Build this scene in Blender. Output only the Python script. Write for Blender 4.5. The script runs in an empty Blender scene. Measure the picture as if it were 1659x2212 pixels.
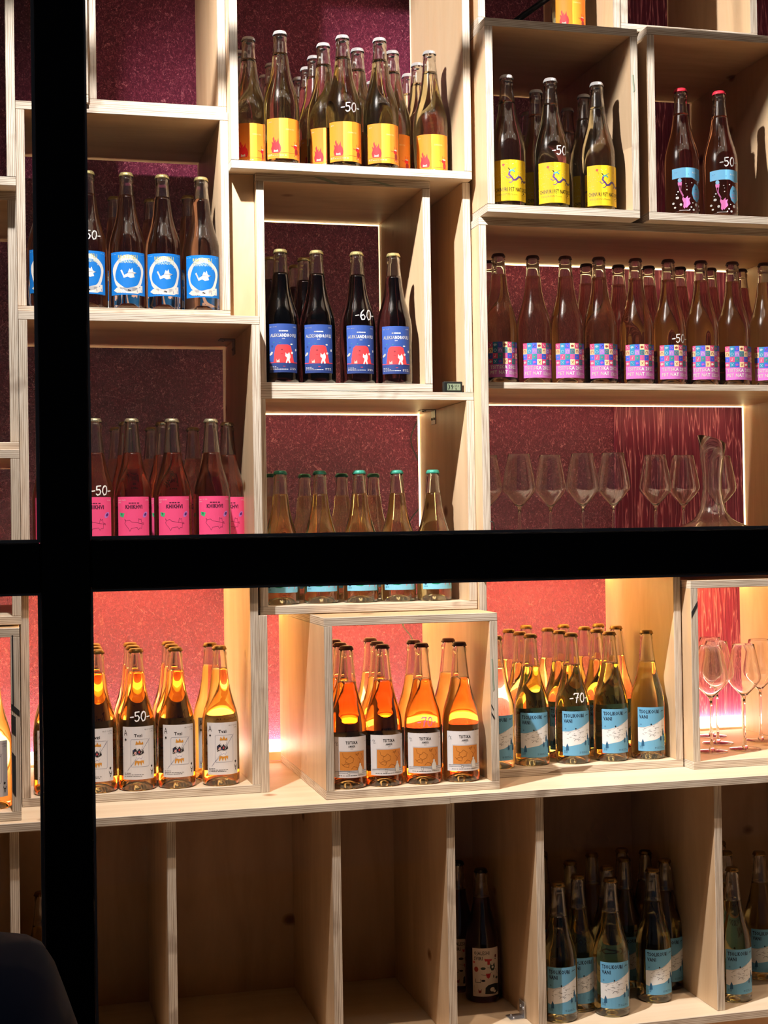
import bpy, bmesh, math, random
from mathutils import Vector, Matrix
from mathutils.geometry import tessellate_polygon
random.seed(7)
sc = bpy.context.scene
COL = sc.collection
ZO = 1.5            # eye height of the camera above the pavement; shelf heights below are given from eye level

# ------------------------------------------------------------------ camera
cam = bpy.data.cameras.new('camera'); co = bpy.data.objects.new('camera', cam); COL.objects.link(co)
RI = Vector((0.96808719, -0.25014358, -0.01534208)); DN = Vector((-0.01192886, 0.01515551, -0.99981399)); FW = Vector((0.25032956, 0.96809013, 0.01168793))
m = Matrix.Identity(4)
for i in range(3):
    m[i][0] = RI[i]; m[i][1] = -DN[i]; m[i][2] = -FW[i]
m.translation = Vector((0, 0, ZO))
co.matrix_world = m
cam.sensor_fit = 'VERTICAL'; cam.sensor_height = 24.0; cam.sensor_width = 18.0
cam.lens = 24.0 * 3106.2556 / 2212.0
cam.clip_start = 0.05
sc.camera = co

# ------------------------------------------------------------------ world, light, exposure
w = bpy.data.worlds.new('night'); sc.world = w; w.use_nodes = True
w.node_tree.nodes['Background'].inputs[0].default_value = (0.75, 0.8, 1.0, 1)
w.node_tree.nodes['Background'].inputs[1].default_value = 0.05
sc.view_settings.view_transform = 'Standard'; sc.view_settings.look = 'None'
sc.view_settings.exposure = -0.08; sc.view_settings.gamma = 1.0; sc.view_settings.use_curve_mapping = False
cy = sc.cycles
cy.max_bounces = 14; cy.transmission_bounces = 14; cy.glossy_bounces = 4; cy.diffuse_bounces = 4; cy.transparent_max_bounces = 8
cy.caustics_reflective = False; cy.caustics_refractive = False; cy.blur_glossy = 0.5
cy.sample_clamp_indirect = 4.0; cy.use_denoising = True
cy.use_adaptive_sampling = True; cy.adaptive_threshold = 0.035

def spot(name, loc, target, power, angle, color, radius=0.02, blend=0.9):
    l = bpy.data.lights.new(name, 'SPOT'); l.energy = power; l.spot_size = math.radians(angle); l.spot_blend = blend
    l.color = color; l.shadow_soft_size = radius
    o = bpy.data.objects.new(name, l); COL.objects.link(o)
    o.location = (loc[0], loc[1], loc[2] + ZO)
    d = Vector((target[0], target[1], target[2] + ZO)) - o.location
    o.rotation_euler = d.to_track_quat('-Z', 'Y').to_euler()
    return o
WHITE = (1.0, 0.93, 0.86)
# ceiling track spots of the shop, hung in front of the shelves
spot('track_spot', (0.05, 2.36, 1.70), (1.25, 3.1, 0.15), 185, 95, WHITE)
spot('track_spot', (0.05, 2.365, 1.70), (0.45, 3.1, -0.5), 66, 80, WHITE)
spot('track_spot', (0.06, 2.36, 1.70), (1.55, 3.1, 0.50), 340, 72, WHITE)
spot('track_spot', (0.02, 2.40, 1.72), (0.35, 3.1, 0.75), 34, 70, WHITE)
# added fill: unseen spots bounced off the floor, and a soft area light above
spot('fill_spot', (0.4, 2.15, 1.85), (0.4, 2.15, -1.5), 125, 75, (1.0, 0.68, 0.46))
spot('fill_spot', (1.6, 2.15, 1.85), (1.6, 2.15, -1.5), 125, 75, (1.0, 0.68, 0.46))
al = bpy.data.lights.new('fill_panel', 'AREA'); al.shape = 'RECTANGLE'; al.size = 2.6; al.size_y = 0.5; al.energy = 5; al.color = (1.0, 0.76, 0.55)  # soft area light added as fill, no real fitting
ao = bpy.data.objects.new('fill_panel', al); COL.objects.link(ao); ao.location = (1.0, 1.95, 1.95 + ZO); ao.rotation_euler = (math.radians(18), 0, 0)

# ------------------------------------------------------------------ materials
def nt(name):
    mt = bpy.data.materials.new(name); mt.use_nodes = True
    n = mt.node_tree; return mt, n, n.nodes['Principled BSDF'], n.nodes, n.links
def plain(name, col, rough=0.5, metal=0.0, spec=0.5, emit=0.0, ecol=None):
    mt, n, b, N, L = nt(name)
    b.inputs['Base Color'].default_value = (*col, 1); b.inputs['Roughness'].default_value = rough
    b.inputs['Metallic'].default_value = metal; b.inputs['Specular IOR Level'].default_value = spec
    if emit:
        b.inputs['Emission Color'].default_value = (*(ecol or col), 1); b.inputs['Emission Strength'].default_value = emit
    return mt
def glassy(name, col, ior=1.45, rough=0.0, coat=0.0):
    mt, n, b, N, L = nt(name)
    b.inputs['Base Color'].default_value = (*col, 1); b.inputs['Roughness'].default_value = rough
    b.inputs['Transmission Weight'].default_value = 1.0; b.inputs['IOR'].default_value = ior
    if coat: b.inputs['Coat Weight'].default_value = coat; b.inputs['Coat Roughness'].default_value = 0.10; b.inputs['Coat IOR'].default_value = 1.5
    return mt
def ramp(N, stops):
    r = N.new('ShaderNodeValToRGB'); e = r.color_ramp.elements
    e[0].position = stops[0][0]; e[0].color = (*stops[0][1], 1); e[1].position = stops[-1][0]; e[1].color = (*stops[-1][1], 1)
    for p, c in stops[1:-1]:
        q = e.new(p); q.color = (*c, 1)
    return r
def ply_face(name, scale, light=(0.70, 0.52, 0.34), dark=(0.50, 0.33, 0.19)):
    mt, n, b, N, L = nt(name)
    tc = N.new('ShaderNodeTexCoord'); geo = N.new('ShaderNodeNewGeometry')
    mp = N.new('ShaderNodeMapping'); mp.inputs['Scale'].default_value = scale; L.new(geo.outputs['Position'], mp.inputs['Vector'])
    no = N.new('ShaderNodeTexNoise'); no.inputs['Scale'].default_value = 5; no.inputs['Detail'].default_value = 7; no.inputs['Roughness'].default_value = 0.62; no.inputs['Distortion'].default_value = 0.8
    L.new(mp.outputs[0], no.inputs['Vector'])
    r = ramp(N, [(0.28, dark), (0.5, tuple((a + c) / 2 for a, c in zip(light, dark))), (0.72, light)]); L.new(no.outputs[0], r.inputs[0])
    # knots
    vo = N.new('ShaderNodeTexVoronoi'); vo.inputs['Scale'].default_value = 4.5
    mk = N.new('ShaderNodeMapping'); mk.inputs['Scale'].default_value = (1.0, 1.0, 1.3); L.new(geo.outputs['Position'], mk.inputs['Vector']); L.new(mk.outputs[0], vo.inputs['Vector'])
    kr = ramp(N, [(0.0, (0.10, 0.05, 0.02)), (0.055, (0.40, 0.24, 0.12)), (0.10, (1, 1, 1))]); L.new(vo.outputs['Distance'], kr.inputs[0])
    mx = N.new('ShaderNodeMix'); mx.data_type = 'RGBA'; mx.blend_type = 'MULTIPLY'; mx.inputs[0].default_value = 1
    L.new(r.outputs[0], mx.inputs[6]); L.new(kr.outputs[0], mx.inputs[7]); L.new(mx.outputs[2], b.inputs['Base Color'])
    b.inputs['Roughness'].default_value = 0.42; b.inputs['Specular IOR Level'].default_value = 0.35
    bp = N.new('ShaderNodeBump'); bp.inputs['Strength'].default_value = 0.12; bp.inputs['Distance'].default_value = 0.002; L.new(no.outputs[0], bp.inputs['Height']); L.new(bp.outputs[0], b.inputs['Normal'])
    return mt
def ply_edge(name, axis):
    # layered, white-washed plywood edge: plies stacked along the board's thickness axis
    mt, n, b, N, L = nt(name)
    tc = N.new('ShaderNodeTexCoord'); sp = N.new('ShaderNodeSeparateXYZ'); L.new(tc.outputs['Object'], sp.inputs[0])
    geo = N.new('ShaderNodeNewGeometry')
    mu = N.new('ShaderNodeMath'); mu.operation = 'MULTIPLY'; mu.inputs[1].default_value = 2 * math.pi / 0.0036; L.new(sp.outputs[axis], mu.inputs[0])
    si = N.new('ShaderNodeMath'); si.operation = 'SINE'; L.new(mu.outputs[0], si.inputs[0])
    mp = N.new('ShaderNodeMapping'); s = [14, 14, 14]; s[axis] = 500
    mp.inputs['Scale'].default_value = s; L.new(geo.outputs['Position'], mp.inputs['Vector'])
    no = N.new('ShaderNodeTexNoise'); no.inputs['Scale'].default_value = 1; no.inputs['Detail'].default_value = 5; L.new(mp.outputs[0], no.inputs['Vector'])
    ad = N.new('ShaderNodeMath'); ad.operation = 'MULTIPLY_ADD'; ad.inputs[1].default_value = 0.16; L.new(si.outputs[0], ad.inputs[0]); L.new(no.outputs[0], ad.inputs[2])
    r = ramp(N, [(0.22, (0.30, 0.23, 0.17)), (0.40, (0.50, 0.42, 0.34)), (0.6, (0.68, 0.62, 0.53)), (0.8, (0.76, 0.71, 0.64))]); L.new(ad.outputs[0], r.inputs[0])
    n2 = N.new('ShaderNodeTexNoise'); n2.inputs['Scale'].default_value = 9; n2.inputs['Detail'].default_value = 3; L.new(geo.outputs['Position'], n2.inputs['Vector'])
    r2 = ramp(N, [(0.30, (0.42, 0.36, 0.33)), (0.38, (1, 1, 1)), (1.0, (1, 1, 1))]); L.new(n2.outputs[0], r2.inputs[0])
    mx = N.new('ShaderNodeMix'); mx.data_type = 'RGBA'; mx.blend_type = 'MULTIPLY'; mx.inputs[0].default_value = 0.6
    L.new(r.outputs[0], mx.inputs[6]); L.new(r2.outputs[0], mx.inputs[7]); L.new(mx.outputs[2], b.inputs['Base Color'])
    b.inputs['Roughness'].default_value = 0.6
    return mt
FACE_V = ply_face('birch_ply_upright', (2.2, 2.2, 0.45))
FACE_H = ply_face('birch_ply_level', (0.45, 2.2, 2.2), (0.70, 0.49, 0.28), (0.48, 0.29, 0.14))
FACE_TOP = ply_face('pale_ply_worktop', (0.4, 3.0, 2.2), (0.80, 0.70, 0.54), (0.66, 0.52, 0.36))
FACE_DARK = ply_face('brown_ply_cabinet', (2.0, 2.0, 0.5), (0.66, 0.44, 0.27), (0.48, 0.30, 0.17))
EDGE_X = ply_edge('ply_edge_upright', 0); EDGE_Z = ply_edge('ply_edge_level', 2)

def wall_mat(name, ridged):
    mt, n, b, N, L = nt(name)
    geo = N.new('ShaderNodeNewGeometry'); mp = N.new('ShaderNodeMapping'); L.new(geo.outputs['Position'], mp.inputs['Vector'])
    bp = N.new('ShaderNodeBump'); bp.inputs['Distance'].default_value = 0.008
    if ridged:
        mp.inputs['Scale'].default_value = (70, 20, 4.5)
        no = N.new('ShaderNodeTexNoise'); no.inputs['Scale'].default_value = 1; no.inputs['Detail'].default_value = 3; no.inputs['Distortion'].default_value = 0.5
        L.new(mp.outputs[0], no.inputs['Vector'])
        ab = N.new('ShaderNodeMath'); ab.operation = 'SUBTRACT'; ab.inputs[1].default_value = 0.5; L.new(no.outputs[0], ab.inputs[0])
        a2 = N.new('ShaderNodeMath'); a2.operation = 'ABSOLUTE'; L.new(ab.outputs[0], a2.inputs[0])
        cr = ramp(N, [(0.0, (0.70, 0.30, 0.36)), (0.010, (0.42, 0.10, 0.16)), (0.030, (0.165, 0.016, 0.050)), (0.3, (0.12, 0.010, 0.038))]); L.new(a2.outputs[0], cr.inputs[0])
        L.new(a2.outputs[0], bp.inputs['Height']); bp.inputs['Strength'].default_value = 0.8; bp.invert = True
        bp.inputs['Distance'].default_value = 0.012
    else:
        mp.inputs['Scale'].default_value = (250, 60, 170)
        no = N.new('ShaderNodeTexNoise'); no.inputs['Scale'].default_value = 1; no.inputs['Detail'].default_value = 4; no.inputs['Roughness'].default_value = 0.7; no.inputs['Distortion'].default_value = 1.2
        L.new(mp.outputs[0], no.inputs['Vector'])
        vo = N.new('ShaderNodeTexNoise'); vo.inputs['Scale'].default_value = 16; vo.inputs['Detail'].default_value = 2; vo.inputs['Distortion'].default_value = 2.0; L.new(geo.outputs['Position'], vo.inputs['Vector'])
        s1 = N.new('ShaderNodeMath'); s1.operation = 'SUBTRACT'; s1.inputs[1].default_value = 0.5; L.new(vo.outputs[0], s1.inputs[0])
        s2 = N.new('ShaderNodeMath'); s2.operation = 'ABSOLUTE'; L.new(s1.outputs[0], s2.inputs[0])
        s3 = N.new('ShaderNodeMapRange'); s3.inputs[1].default_value = 0.0; s3.inputs[2].default_value = 0.012; s3.inputs[3].default_value = 0.14; s3.inputs[4].default_value = 0.0; L.new(s2.outputs[0], s3.inputs[0])
        ad = N.new('ShaderNodeMath'); ad.operation = 'ADD'; L.new(no.outputs[0], ad.inputs[0]); L.new(s3.outputs[0], ad.inputs[1])
        cr = ramp(N, [(0.36, (0.10, 0.009, 0.034)), (0.54, (0.18, 0.019, 0.058)), (0.62, (0.36, 0.070, 0.125)), (0.70, (0.68, 0.27, 0.33))]); L.new(ad.outputs[0], cr.inputs[0])
        L.new(ad.outputs[0], bp.inputs['Height']); bp.inputs['Strength'].default_value = 0.7
    L.new(cr.outputs[0], b.inputs['Base Color']); L.new(bp.outputs[0], b.inputs['Normal'])
    b.inputs['Roughness'].default_value = 0.5; b.inputs['Specular IOR Level'].default_value = 0.25
    return mt
WALL_A = wall_mat('burgundy_fibre_plaster', False); WALL_B = wall_mat('burgundy_ridged_plaster', True)
BLACK = plain('black_powder_coat', (0.0012, 0.0012, 0.0014), 0.35, 0, 0.12)
BLACKR = plain('black_rubber', (0.008, 0.008, 0.008), 0.5)
PANE = glassy('window_glass', (1, 1, 1), 1.25)
CLEAR = glassy('clear_bottle_glass', (0.93, 0.93, 0.90), 1.45, coat=1.0)
CRYSTAL = glassy('crystal_glass', (0.985, 0.985, 0.985), 1.45, coat=1.0)
STEEL = plain('zinc_steel', (0.62, 0.63, 0.66), 0.35, 0.9)
MARK = plain('white_marker_paint', (0.92, 0.92, 0.92), 0.5)
PINKMARK = plain('violet_marker_paint', (0.55, 0.2, 0.42), 0.5)
_pm = {}
def paint(col):
    k = tuple(round(c, 3) for c in col)
    if k not in _pm:
        _pm[k] = plain('print_%02d' % len(_pm), k, 0.55, 0, 0.35)
    return _pm[k]
def S(r, g, b):          # sRGB 0-255 to linear
    return tuple(((c / 255 / 12.92) if c / 255 <= 0.04045 else ((c / 255 + 0.055) / 1.055) ** 2.4) for c in (r, g, b))

# ------------------------------------------------------------------ object helpers
def link(name, me, mats, parent=None, loc=None):
    o = bpy.data.objects.new(name, me); COL.objects.link(o)
    for mt in (mats if isinstance(mats, (list, tuple)) else [mats]):
        if me.materials.get(mt.name) is None or True:
            me.materials.append(mt)
    if parent: o.parent = parent
    if loc is not None: o.location = loc
    return o
def tag(o, label, cat, group=None, kind=None):
    o['label'] = label; o['category'] = cat
    if group: o['group'] = group
    if kind: o['kind'] = kind
    return o
def empty(name, loc, rz=0.0):
    o = bpy.data.objects.new(name, None); COL.objects.link(o); o.location = loc; o.rotation_euler = (0, 0, rz); o.empty_display_size = 0.05
    return o
def box_mesh(sx, sy, sz, bev=0.0012, edge=None):
    # centred box; edge = 'X' or 'Z' thickness axis: the large faces take slot 0, the ply edges slot 1
    bm = bmesh.new(); bmesh.ops.create_cube(bm, size=1)
    bmesh.ops.scale(bm, vec=(sx, sy, sz), verts=bm.verts)
    if bev: bmesh.ops.bevel(bm, geom=bm.edges[:], offset=min(bev, min(sx, sy, sz) * 0.3), segments=1, affect='EDGES')
    ax = {'X': 0, 'Z': 2, 'Y': 1}.get(edge)
    if ax is not None:
        for f in bm.faces:
            f.material_index = 0 if abs(f.normal[ax]) > 0.9 else 1
    me = bpy.data.meshes.new('box'); bm.to_mesh(me); bm.free(); return me
def board(name, x0, x1, y0, y1, z0, z1, axis, parent=None, face=None, edge=None, origin=(0, 0, 0), mats=None):
    me = box_mesh(x1 - x0, y1 - y0, z1 - z0, 0.0009, axis)
    if mats is None:
        mats = [face or (FACE_V if axis == 'X' else FACE_H), edge or (EDGE_X if axis == 'X' else EDGE_Z)]
    return link(name, me, mats, parent, ((x0 + x1) / 2 - origin[0], (y0 + y1) / 2 - origin[1], (z0 + z1) / 2 + (ZO if parent is None else 0) - origin[2]))
def solid(name, x0, x1, y0, y1, z0, z1, mat, parent=None, origin=(0, 0, 0), bev=0.001):
    return link(name, box_mesh(x1 - x0, y1 - y0, z1 - z0, bev), mat, parent, ((x0 + x1) / 2 - origin[0], (y0 + y1) / 2 - origin[1], (z0 + z1) / 2 + (ZO if parent is None else 0) - origin[2]))
def tube(name, pts, r, mat, parent=None, seg=8):
    bm = bmesh.new(); rings = []
    P = [Vector(p) for p in pts]
    for i, p in enumerate(P):
        t = (P[min(i + 1, len(P) - 1)] - P[max(i - 1, 0)]).normalized()
        a = t.orthogonal().normalized(); b = t.cross(a)
        if rings:
            a = (pa - t * pa.dot(t)).normalized(); b = t.cross(a)
        pa = a
        rings.append([bm.verts.new(p + a * math.cos(k * 2 * math.pi / seg) * r + b * math.sin(k * 2 * math.pi / seg) * r) for k in range(seg)])
    for i in range(len(rings) - 1):
        for k in range(seg):
            bm.faces.new((rings[i][k], rings[i][(k + 1) % seg], rings[i + 1][(k + 1) % seg], rings[i + 1][k]))
    bm.faces.new(rings[0][::-1]); bm.faces.new(rings[-1])
    me = bpy.data.meshes.new(name); bm.to_mesh(me); bm.free()
    for f in me.polygons: f.use_smooth = True
    return link(name, me, mat, parent)
def smooth_pts(pts, n=6):
    P = [Vector(p) for p in pts]; out = []
    for i in range(len(P) - 1):
        a, b, c, d = P[max(i - 1, 0)], P[i], P[i + 1], P[min(i + 2, len(P) - 1)]
        for k in range(n):
            t = k / n
            out.append(0.5 * ((2 * b) + (c - a) * t + (2 * a - 5 * b + 4 * c - d) * t * t + (-a + 3 * b - 3 * c + d) * t ** 3))
    out.append(P[-1]); return out
def lathe(profile, seg=40, caps=(False, False), matidx=None, sharp=()):
    bm = bmesh.new(); rings = []
    for r, z in profile:
        if r < 1e-6: rings.append([bm.verts.new((0, 0, z))])
        else: rings.append([bm.verts.new((r * math.cos(k * 2 * math.pi / seg), r * math.sin(k * 2 * math.pi / seg), z)) for k in range(seg)])
    for i in range(len(rings) - 1):
        a, b = rings[i], rings[i + 1]
        for k in range(seg):
            k2 = (k + 1) % seg
            if len(a) == 1 and len(b) == 1: continue
            if len(a) == 1: f = bm.faces.new((a[0], b[k2], b[k]))
            elif len(b) == 1: f = bm.faces.new((a[k], a[k2], b[0]))
            else: f = bm.faces.new((a[k], a[k2], b[k2], b[k]))
            f.smooth = True
            if matidx: f.material_index = matidx(i)
    return bm
def bm_mesh(bm, name):
    me = bpy.data.meshes.new(name); bm.to_mesh(me); bm.free(); return me
def copy_tree(o):
    c = o.copy(); COL.objects.link(c)
    for ch in o.children:
        d = ch.copy(); COL.objects.link(d); d.parent = c
        for g in ch.children:
            e = g.copy(); COL.objects.link(e); e.parent = d
    return c

# ------------------------------------------------------------------ the setting: shop room and street
def struct(o): o['kind'] = 'structure'; return o
YW = 3.56
struct(solid('wall_back', -1.6, 1.5571, YW, YW + 0.1, -1.5, 2.0, WALL_A, bev=0))
struct(solid('wall_back_right', 1.5571, 3.2, YW - 0.004, YW + 0.1, -1.5, 2.0, WALL_B, bev=0))
PLASTER = plain('warm_white_plaster', (0.66, 0.52, 0.38), 0.8); FLOORM = plain('pale_oak_floor', (0.62, 0.48, 0.34), 0.6)
struct(solid('wall_left', -1.7, -1.6, 1.66, YW, -1.5, 2.0, PLASTER, bev=0)); struct(solid('wall_right', 3.2, 3.3, 1.66, YW, -1.5, 2.0, PLASTER, bev=0))
struct(solid('ceiling', -1.7, 3.3, 1.6, YW + 0.1, 2.0, 2.1, PLASTER, bev=0))
struct(solid('floor', -1.7, 3.3, 1.6, YW + 0.1, -1.6, -1.5, FLOORM, bev=0))
tag(solid('street_pavement', -4, 5, -3, 1.6, -1.6, -1.5, plain('asphalt', (0.03, 0.03, 0.032), 0.9), bev=0), 'dark pavement outside the shop window', 'pavement', kind='structure')
# black steel window with its panes
YF = 1.60
BEAD = plain('grey_glazing_bead', (0.22, 0.21, 0.20), 0.35, 0.3)
win = empty('window_1', (0, YF, ZO)); win['kind'] = 'structure'
def fr(name, x0, x1, z0, z1, y0=YF, y1=YF + 0.062): return solid(name, x0, x1, y0, y1, z0, z1, BLACK, win, origin=(0, YF, 0), bev=0.0015)
fr('mullion', 0.0296, 0.0822, -1.40, 1.80)
fr('transom', -1.30, 0.0290, -0.0640, -0.0095); fr('transom', 0.0828, 2.60, -0.0615, -0.0068)
fr('frame_jamb', -1.36, -1.30, -1.45, 1.86); fr('frame_jamb', 2.60, 2.66, -1.45, 1.86)
fr('frame_sill', -1.30, 2.60, -1.5, -1.40); fr('frame_head', -1.30, 2.60, 1.80, 1.9)
for (x0, x1, z0, z1) in ((-1.30, 0.0296, -0.0095, 1.80), (0.0822, 2.60, -0.0068, 1.80), (-1.30, 0.0296, -1.40, -0.064), (0.0822, 2.60, -1.40, -0.0615)):
    g = solid('pane', x0, x1, YF + 0.028, YF + 0.034, z0, z1, PANE, win, origin=(0, YF, 0), bev=0)
    # rubber gasket, four strips as one loop
    bm = bmesh.new()
    t = 0.0035
    for (a0, a1, b0, b1) in ((x0, x0 + t, z0, z1), (x1 - t, x1, z0, z1), (x0 + t, x1 - t, z0, z0 + t), (x0 + t, x1 - t, z1 - t, z1)):
        mtx = Matrix.Translation(((a0 + a1) / 2, 0.031, (b0 + b1) / 2)) @ Matrix.Diagonal((a1 - a0, 0.012, b1 - b0, 1))
        bmesh.ops.create_cube(bm, size=1, matrix=mtx)
    link('gasket', bm_mesh(bm, 'gasket'), BEAD, win)
WM = plain('dark_facade_render', (0.05, 0.05, 0.055), 0.9)
struct(solid('wall_front_left', -4, -1.36, YF, YF + 0.12, -1.5, 2.1, WM, bev=0)); struct(solid('wall_front_right', 2.66, 5, YF, YF + 0.12, -1.5, 2.1, WM, bev=0))
struct(solid('wall_front_top', -1.36, 2.66, YF, YF + 0.12, 1.9, 2.1, WM, bev=0))
# black track rail the spots hang on, in front of the shelves
rail = solid('track_rail', -1.2, 2.8, 2.685, 2.715, 1.381, 1.402, BLACK, bev=0.002)
tag(rail, 'black lighting track rail hung in front of the shelves', 'light rail')
for x in (-0.9, 0.8, 2.5):
    tube('hanger', [(x + 0, 0, 0.010), (x, 0, 0.58)], 0.003, BLACK, None).parent = rail
for h in rail.children: h.location = (-0.8, 0, 0)

HOUS = plain('black_lamp_housing', (0.01, 0.01, 0.01), 0.4); LENS = plain('glint_lens_glow', (0.9, 0.9, 0.9), 0.4, 0, 0.5, 7, (1.0, 0.95, 0.88))
GLINT_LAMPS = [(-.55, 1.80), (.15, 1.80), (.85, 1.80), (1.55, 1.80), (-.2, 2.05), (.5, 2.05), (1.2, 2.05), (1.9, 2.05), (-.7, 2.30), (.95, 2.30), (1.65, 2.30)]  # made-up lamps out of view, added to put glints on the bottles
for k, (lx, ly) in enumerate(GLINT_LAMPS):
    t = empty('glint_lamp', (lx, ly, 1.90 + ZO)); tag(t, 'added black cylindrical lamp above the frame, for glints on the bottles', 'spotlight', 'added glint lamps above the frame')
    link('housing', bm_mesh(lathe([(0, .10), (.074, .10), (.074, 0.0), (.068, 0.0), (.068, .014), (0, .014)], 24), 'housing'), HOUS, t)
    link('lens', bm_mesh(lathe([(0, -.010), (.025, -.008), (.05, -.001), (.067, .0135)], 24), 'lens'), LENS, t)
# ------------------------------------------------------------------ plywood boxes
T = 0.018; YB = 3.49
def ply_box(label, X0, X1, Z0, Z1, Yf, Yb=YB, cap_top=True, shelves=(), group=None, bottom=True):
    o = empty('display_box', ((X0 + X1) / 2, Yf, Z0 + ZO)); org = ((X0 + X1) / 2, Yf, Z0)
    tag(o, label, 'shelf box', group)
    board('side_panel', X0, X0 + T, Yf, Yb, Z0 + T, Z1 - T, 'X', o, origin=org)
    board('side_panel', X1 - T, X1, Yf, Yb, Z0 + T, Z1 - T, 'X', o, origin=org)
    board('top_panel', X0, X1, Yf, Yb, Z1 - T, Z1, 'Z', o, origin=org)
    if bottom: board('bottom_panel', X0, X1, Yf, Yb, Z0, Z0 + T, 'Z', o, origin=org, face=FACE_TOP)
    for (z, yf) in shelves: board('shelf', X0 + T, X1 - T, yf, Yb, z - 0.0148, z, 'Z', o, origin=org)
    return o
ZC = -0.567; ZF = -1.092
BX = dict(A0=(-.45, .0155, .7067, 1.5, 3.00), A1=(-.45, .0157, .1718, .7065, 3.05), A2=(-.45, .0155, -.1823, .1716, 3.00), A3=(-.45, .0110, ZC, -.1856, 2.95),
          L2=(.0165, .5195, -.073, .4607, 3.05), L1=(.0165, .4645, .4609, .9103, 3.10), L0=(.1677, .4640, .9105, 1.62, 3.12), L00=(.0812, .1667, .9105, 1.50, 3.09),
          L3=(.0130, .5138, ZC, -.0732, 3.09), M1=(.4650, 1.0100, .7821, 1.50, 3.07), M3=(.5202, 1.0158, -.1838, .3057, 3.10), M2=(.5231, .9194, .3059, .7819, 3.10),
          R1=(1.0213, 1.3858, .6945, 1.125, 3.00), R1b=(1.4142, 1.7774, .6945, 1.137, 3.01), R0=(1.0229, 1.3680, 1.1252, 1.70, 3.05), R0b=(1.3690, 1.7170, 1.1372, 1.65, 3.05),
          R2=(1.0165, 1.9205, -.100, .6943, 3.05), RB=(1.0176, 1.5126, ZC, -.1005, 3.09), GB=(1.5160, 1.8983, ZC, -.1309, 3.045), MB=(.6308, 1.0149, ZC, -.1852, 2.96))
LB = dict(A0='tall pale plywood box at the far left edge, topmost of those there',
          A1='pale plywood box at the far left edge, second from the top, empty', A2='pale plywood box at the far left edge just above the black crossbar',
          A3='plywood box with black stripes on its edge at the far left, standing on the worktop',
          L2='large plywood box holding the pink labelled bottles', L1='plywood box holding the blue labelled bottles with white rings',
          L0='tall empty plywood box at the top left with lit burgundy wall behind', L00='narrow plywood box beside the black mullion at the top left',
          L3='plywood box on the worktop holding the white playing card bottles', M1='tall plywood box at the top centre holding orange labelled bottles',
          M3='wide plywood box holding the green capped bottles behind the black crossbar', M2='plywood box holding the dark red wine bottles with navy labels',
          R1='protruding plywood box holding the yellow labelled bottles, its top in shadow', R1b='protruding plywood box holding two red capped rose bottles, upper right',
          R0='plywood box at the top edge standing on the box of yellow labelled bottles', R0b='empty plywood box at the top edge above the red capped bottles',
          R2='large two-level plywood unit with chequered label bottles above and stemware below', RB='plywood box on the worktop holding five front bottles with light blue labels',
          GB='protruding plywood box at the right edge on the worktop holding wine glasses', MB='protruding plywood box on the worktop holding bright orange wine bottles')
DB = {}
for k, v in BX.items():
    DB[k] = ply_box(LB[k], *v[:4], v[4], shelves=((.3285, 3.085),) if k == 'R2' else ())
# black stripes and stains on box edges
INK = plain('black_ink_stain', (0.02, 0.02, 0.022), 0.6); GREEN = plain('faded_green_stain', (0.30, 0.36, 0.28), 0.7)
def stain(box, pts, mat, y, name='stain'):
    bm = bmesh.new(); v = [bm.verts.new((p[0], 0, p[1])) for p in pts]; bm.faces.new(v)
    r = bmesh.ops.extrude_face_region(bm, geom=bm.faces[:]); bmesh.ops.translate(bm, vec=(0, -0.0004, 0), verts=[g for g in r['geom'] if isinstance(g, bmesh.types.BMVert)])
    o = link(name, bm_mesh(bm, name), mat, DB[box]); l = DB[box].location
    o.location = (-l.x, y - l.y - 0.0002, -l.z + ZO); return o
stain('A3', [(-.006, -.335), (.010, -.35), (.010, -.362), (-.006, -.347)], INK, 2.95); stain('A3', [(-.006, -.356), (.002, -.362), (.002, -.40), (-.006, -.392)], INK, 2.95); stain('A3', [(-.006, -.43), (.001, -.44), (.001, -.52), (-.006, -.51)], INK, 2.95)
stain('A3', [(-.004, -.20), (-.001, -.20), (-.001, -.34), (-.004, -.34)], INK, 2.95)
stain('GB', [(1.517, -.203), (1.533, -.178), (1.533, -.19), (1.517, -.218)], INK, 3.045)
stain('MB', [(.998, -.382), (1.003, -.392), (1.003, -.397), (.998, -.387)], INK, 2.96); stain('MB', [(.998, -.399), (1.006, -.413), (1.004, -.416), (.998, -.405)], INK, 2.96)
stain('MB', [(1.0, -.285), (1.003, -.285), (1.006, -.35), (1.003, -.355)], GREEN, 2.96)
stain('R1', [(1.371, 1.02), (1.374, 1.02), (1.377, .985), (1.374, .98)], GREEN, 3.0)
stain('M2', [(.65, .779), (.675, .779), (.71, .766), (.695, .766)], GREEN, 3.1); stain('M2', [(.77, .778), (.79, .777), (.84, .766), (.82, .766)], GREEN, 3.1)
stain('RB', [(1.21, -.553), (1.285, -.551), (1.26, -.563), (1.17, -.562)], plain('brown_bark_streak', (0.22, 0.15, 0.10), 0.7), 3.09)

o = board('upright_panel', .9955, 1.0142, 3.10, YB, .3059, .7819, 'X'); tag(o, 'narrow upright plywood board between the navy labelled box and the right hand unit', 'board')
o = board('support_post', .5141, .5334, 3.09, YB, ZC, -.1840, 'X'); tag(o, 'upright plywood post on the worktop beside the box of playing card bottles', 'board')
o = board('filler_panel', .4652, .5226, 3.118, 3.136, .4612, .7818, 'Y', mats=[FACE_V, EDGE_X]); tag(o, 'pale yellowish plywood filler panel beside the blue label bottle box', 'board')
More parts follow.
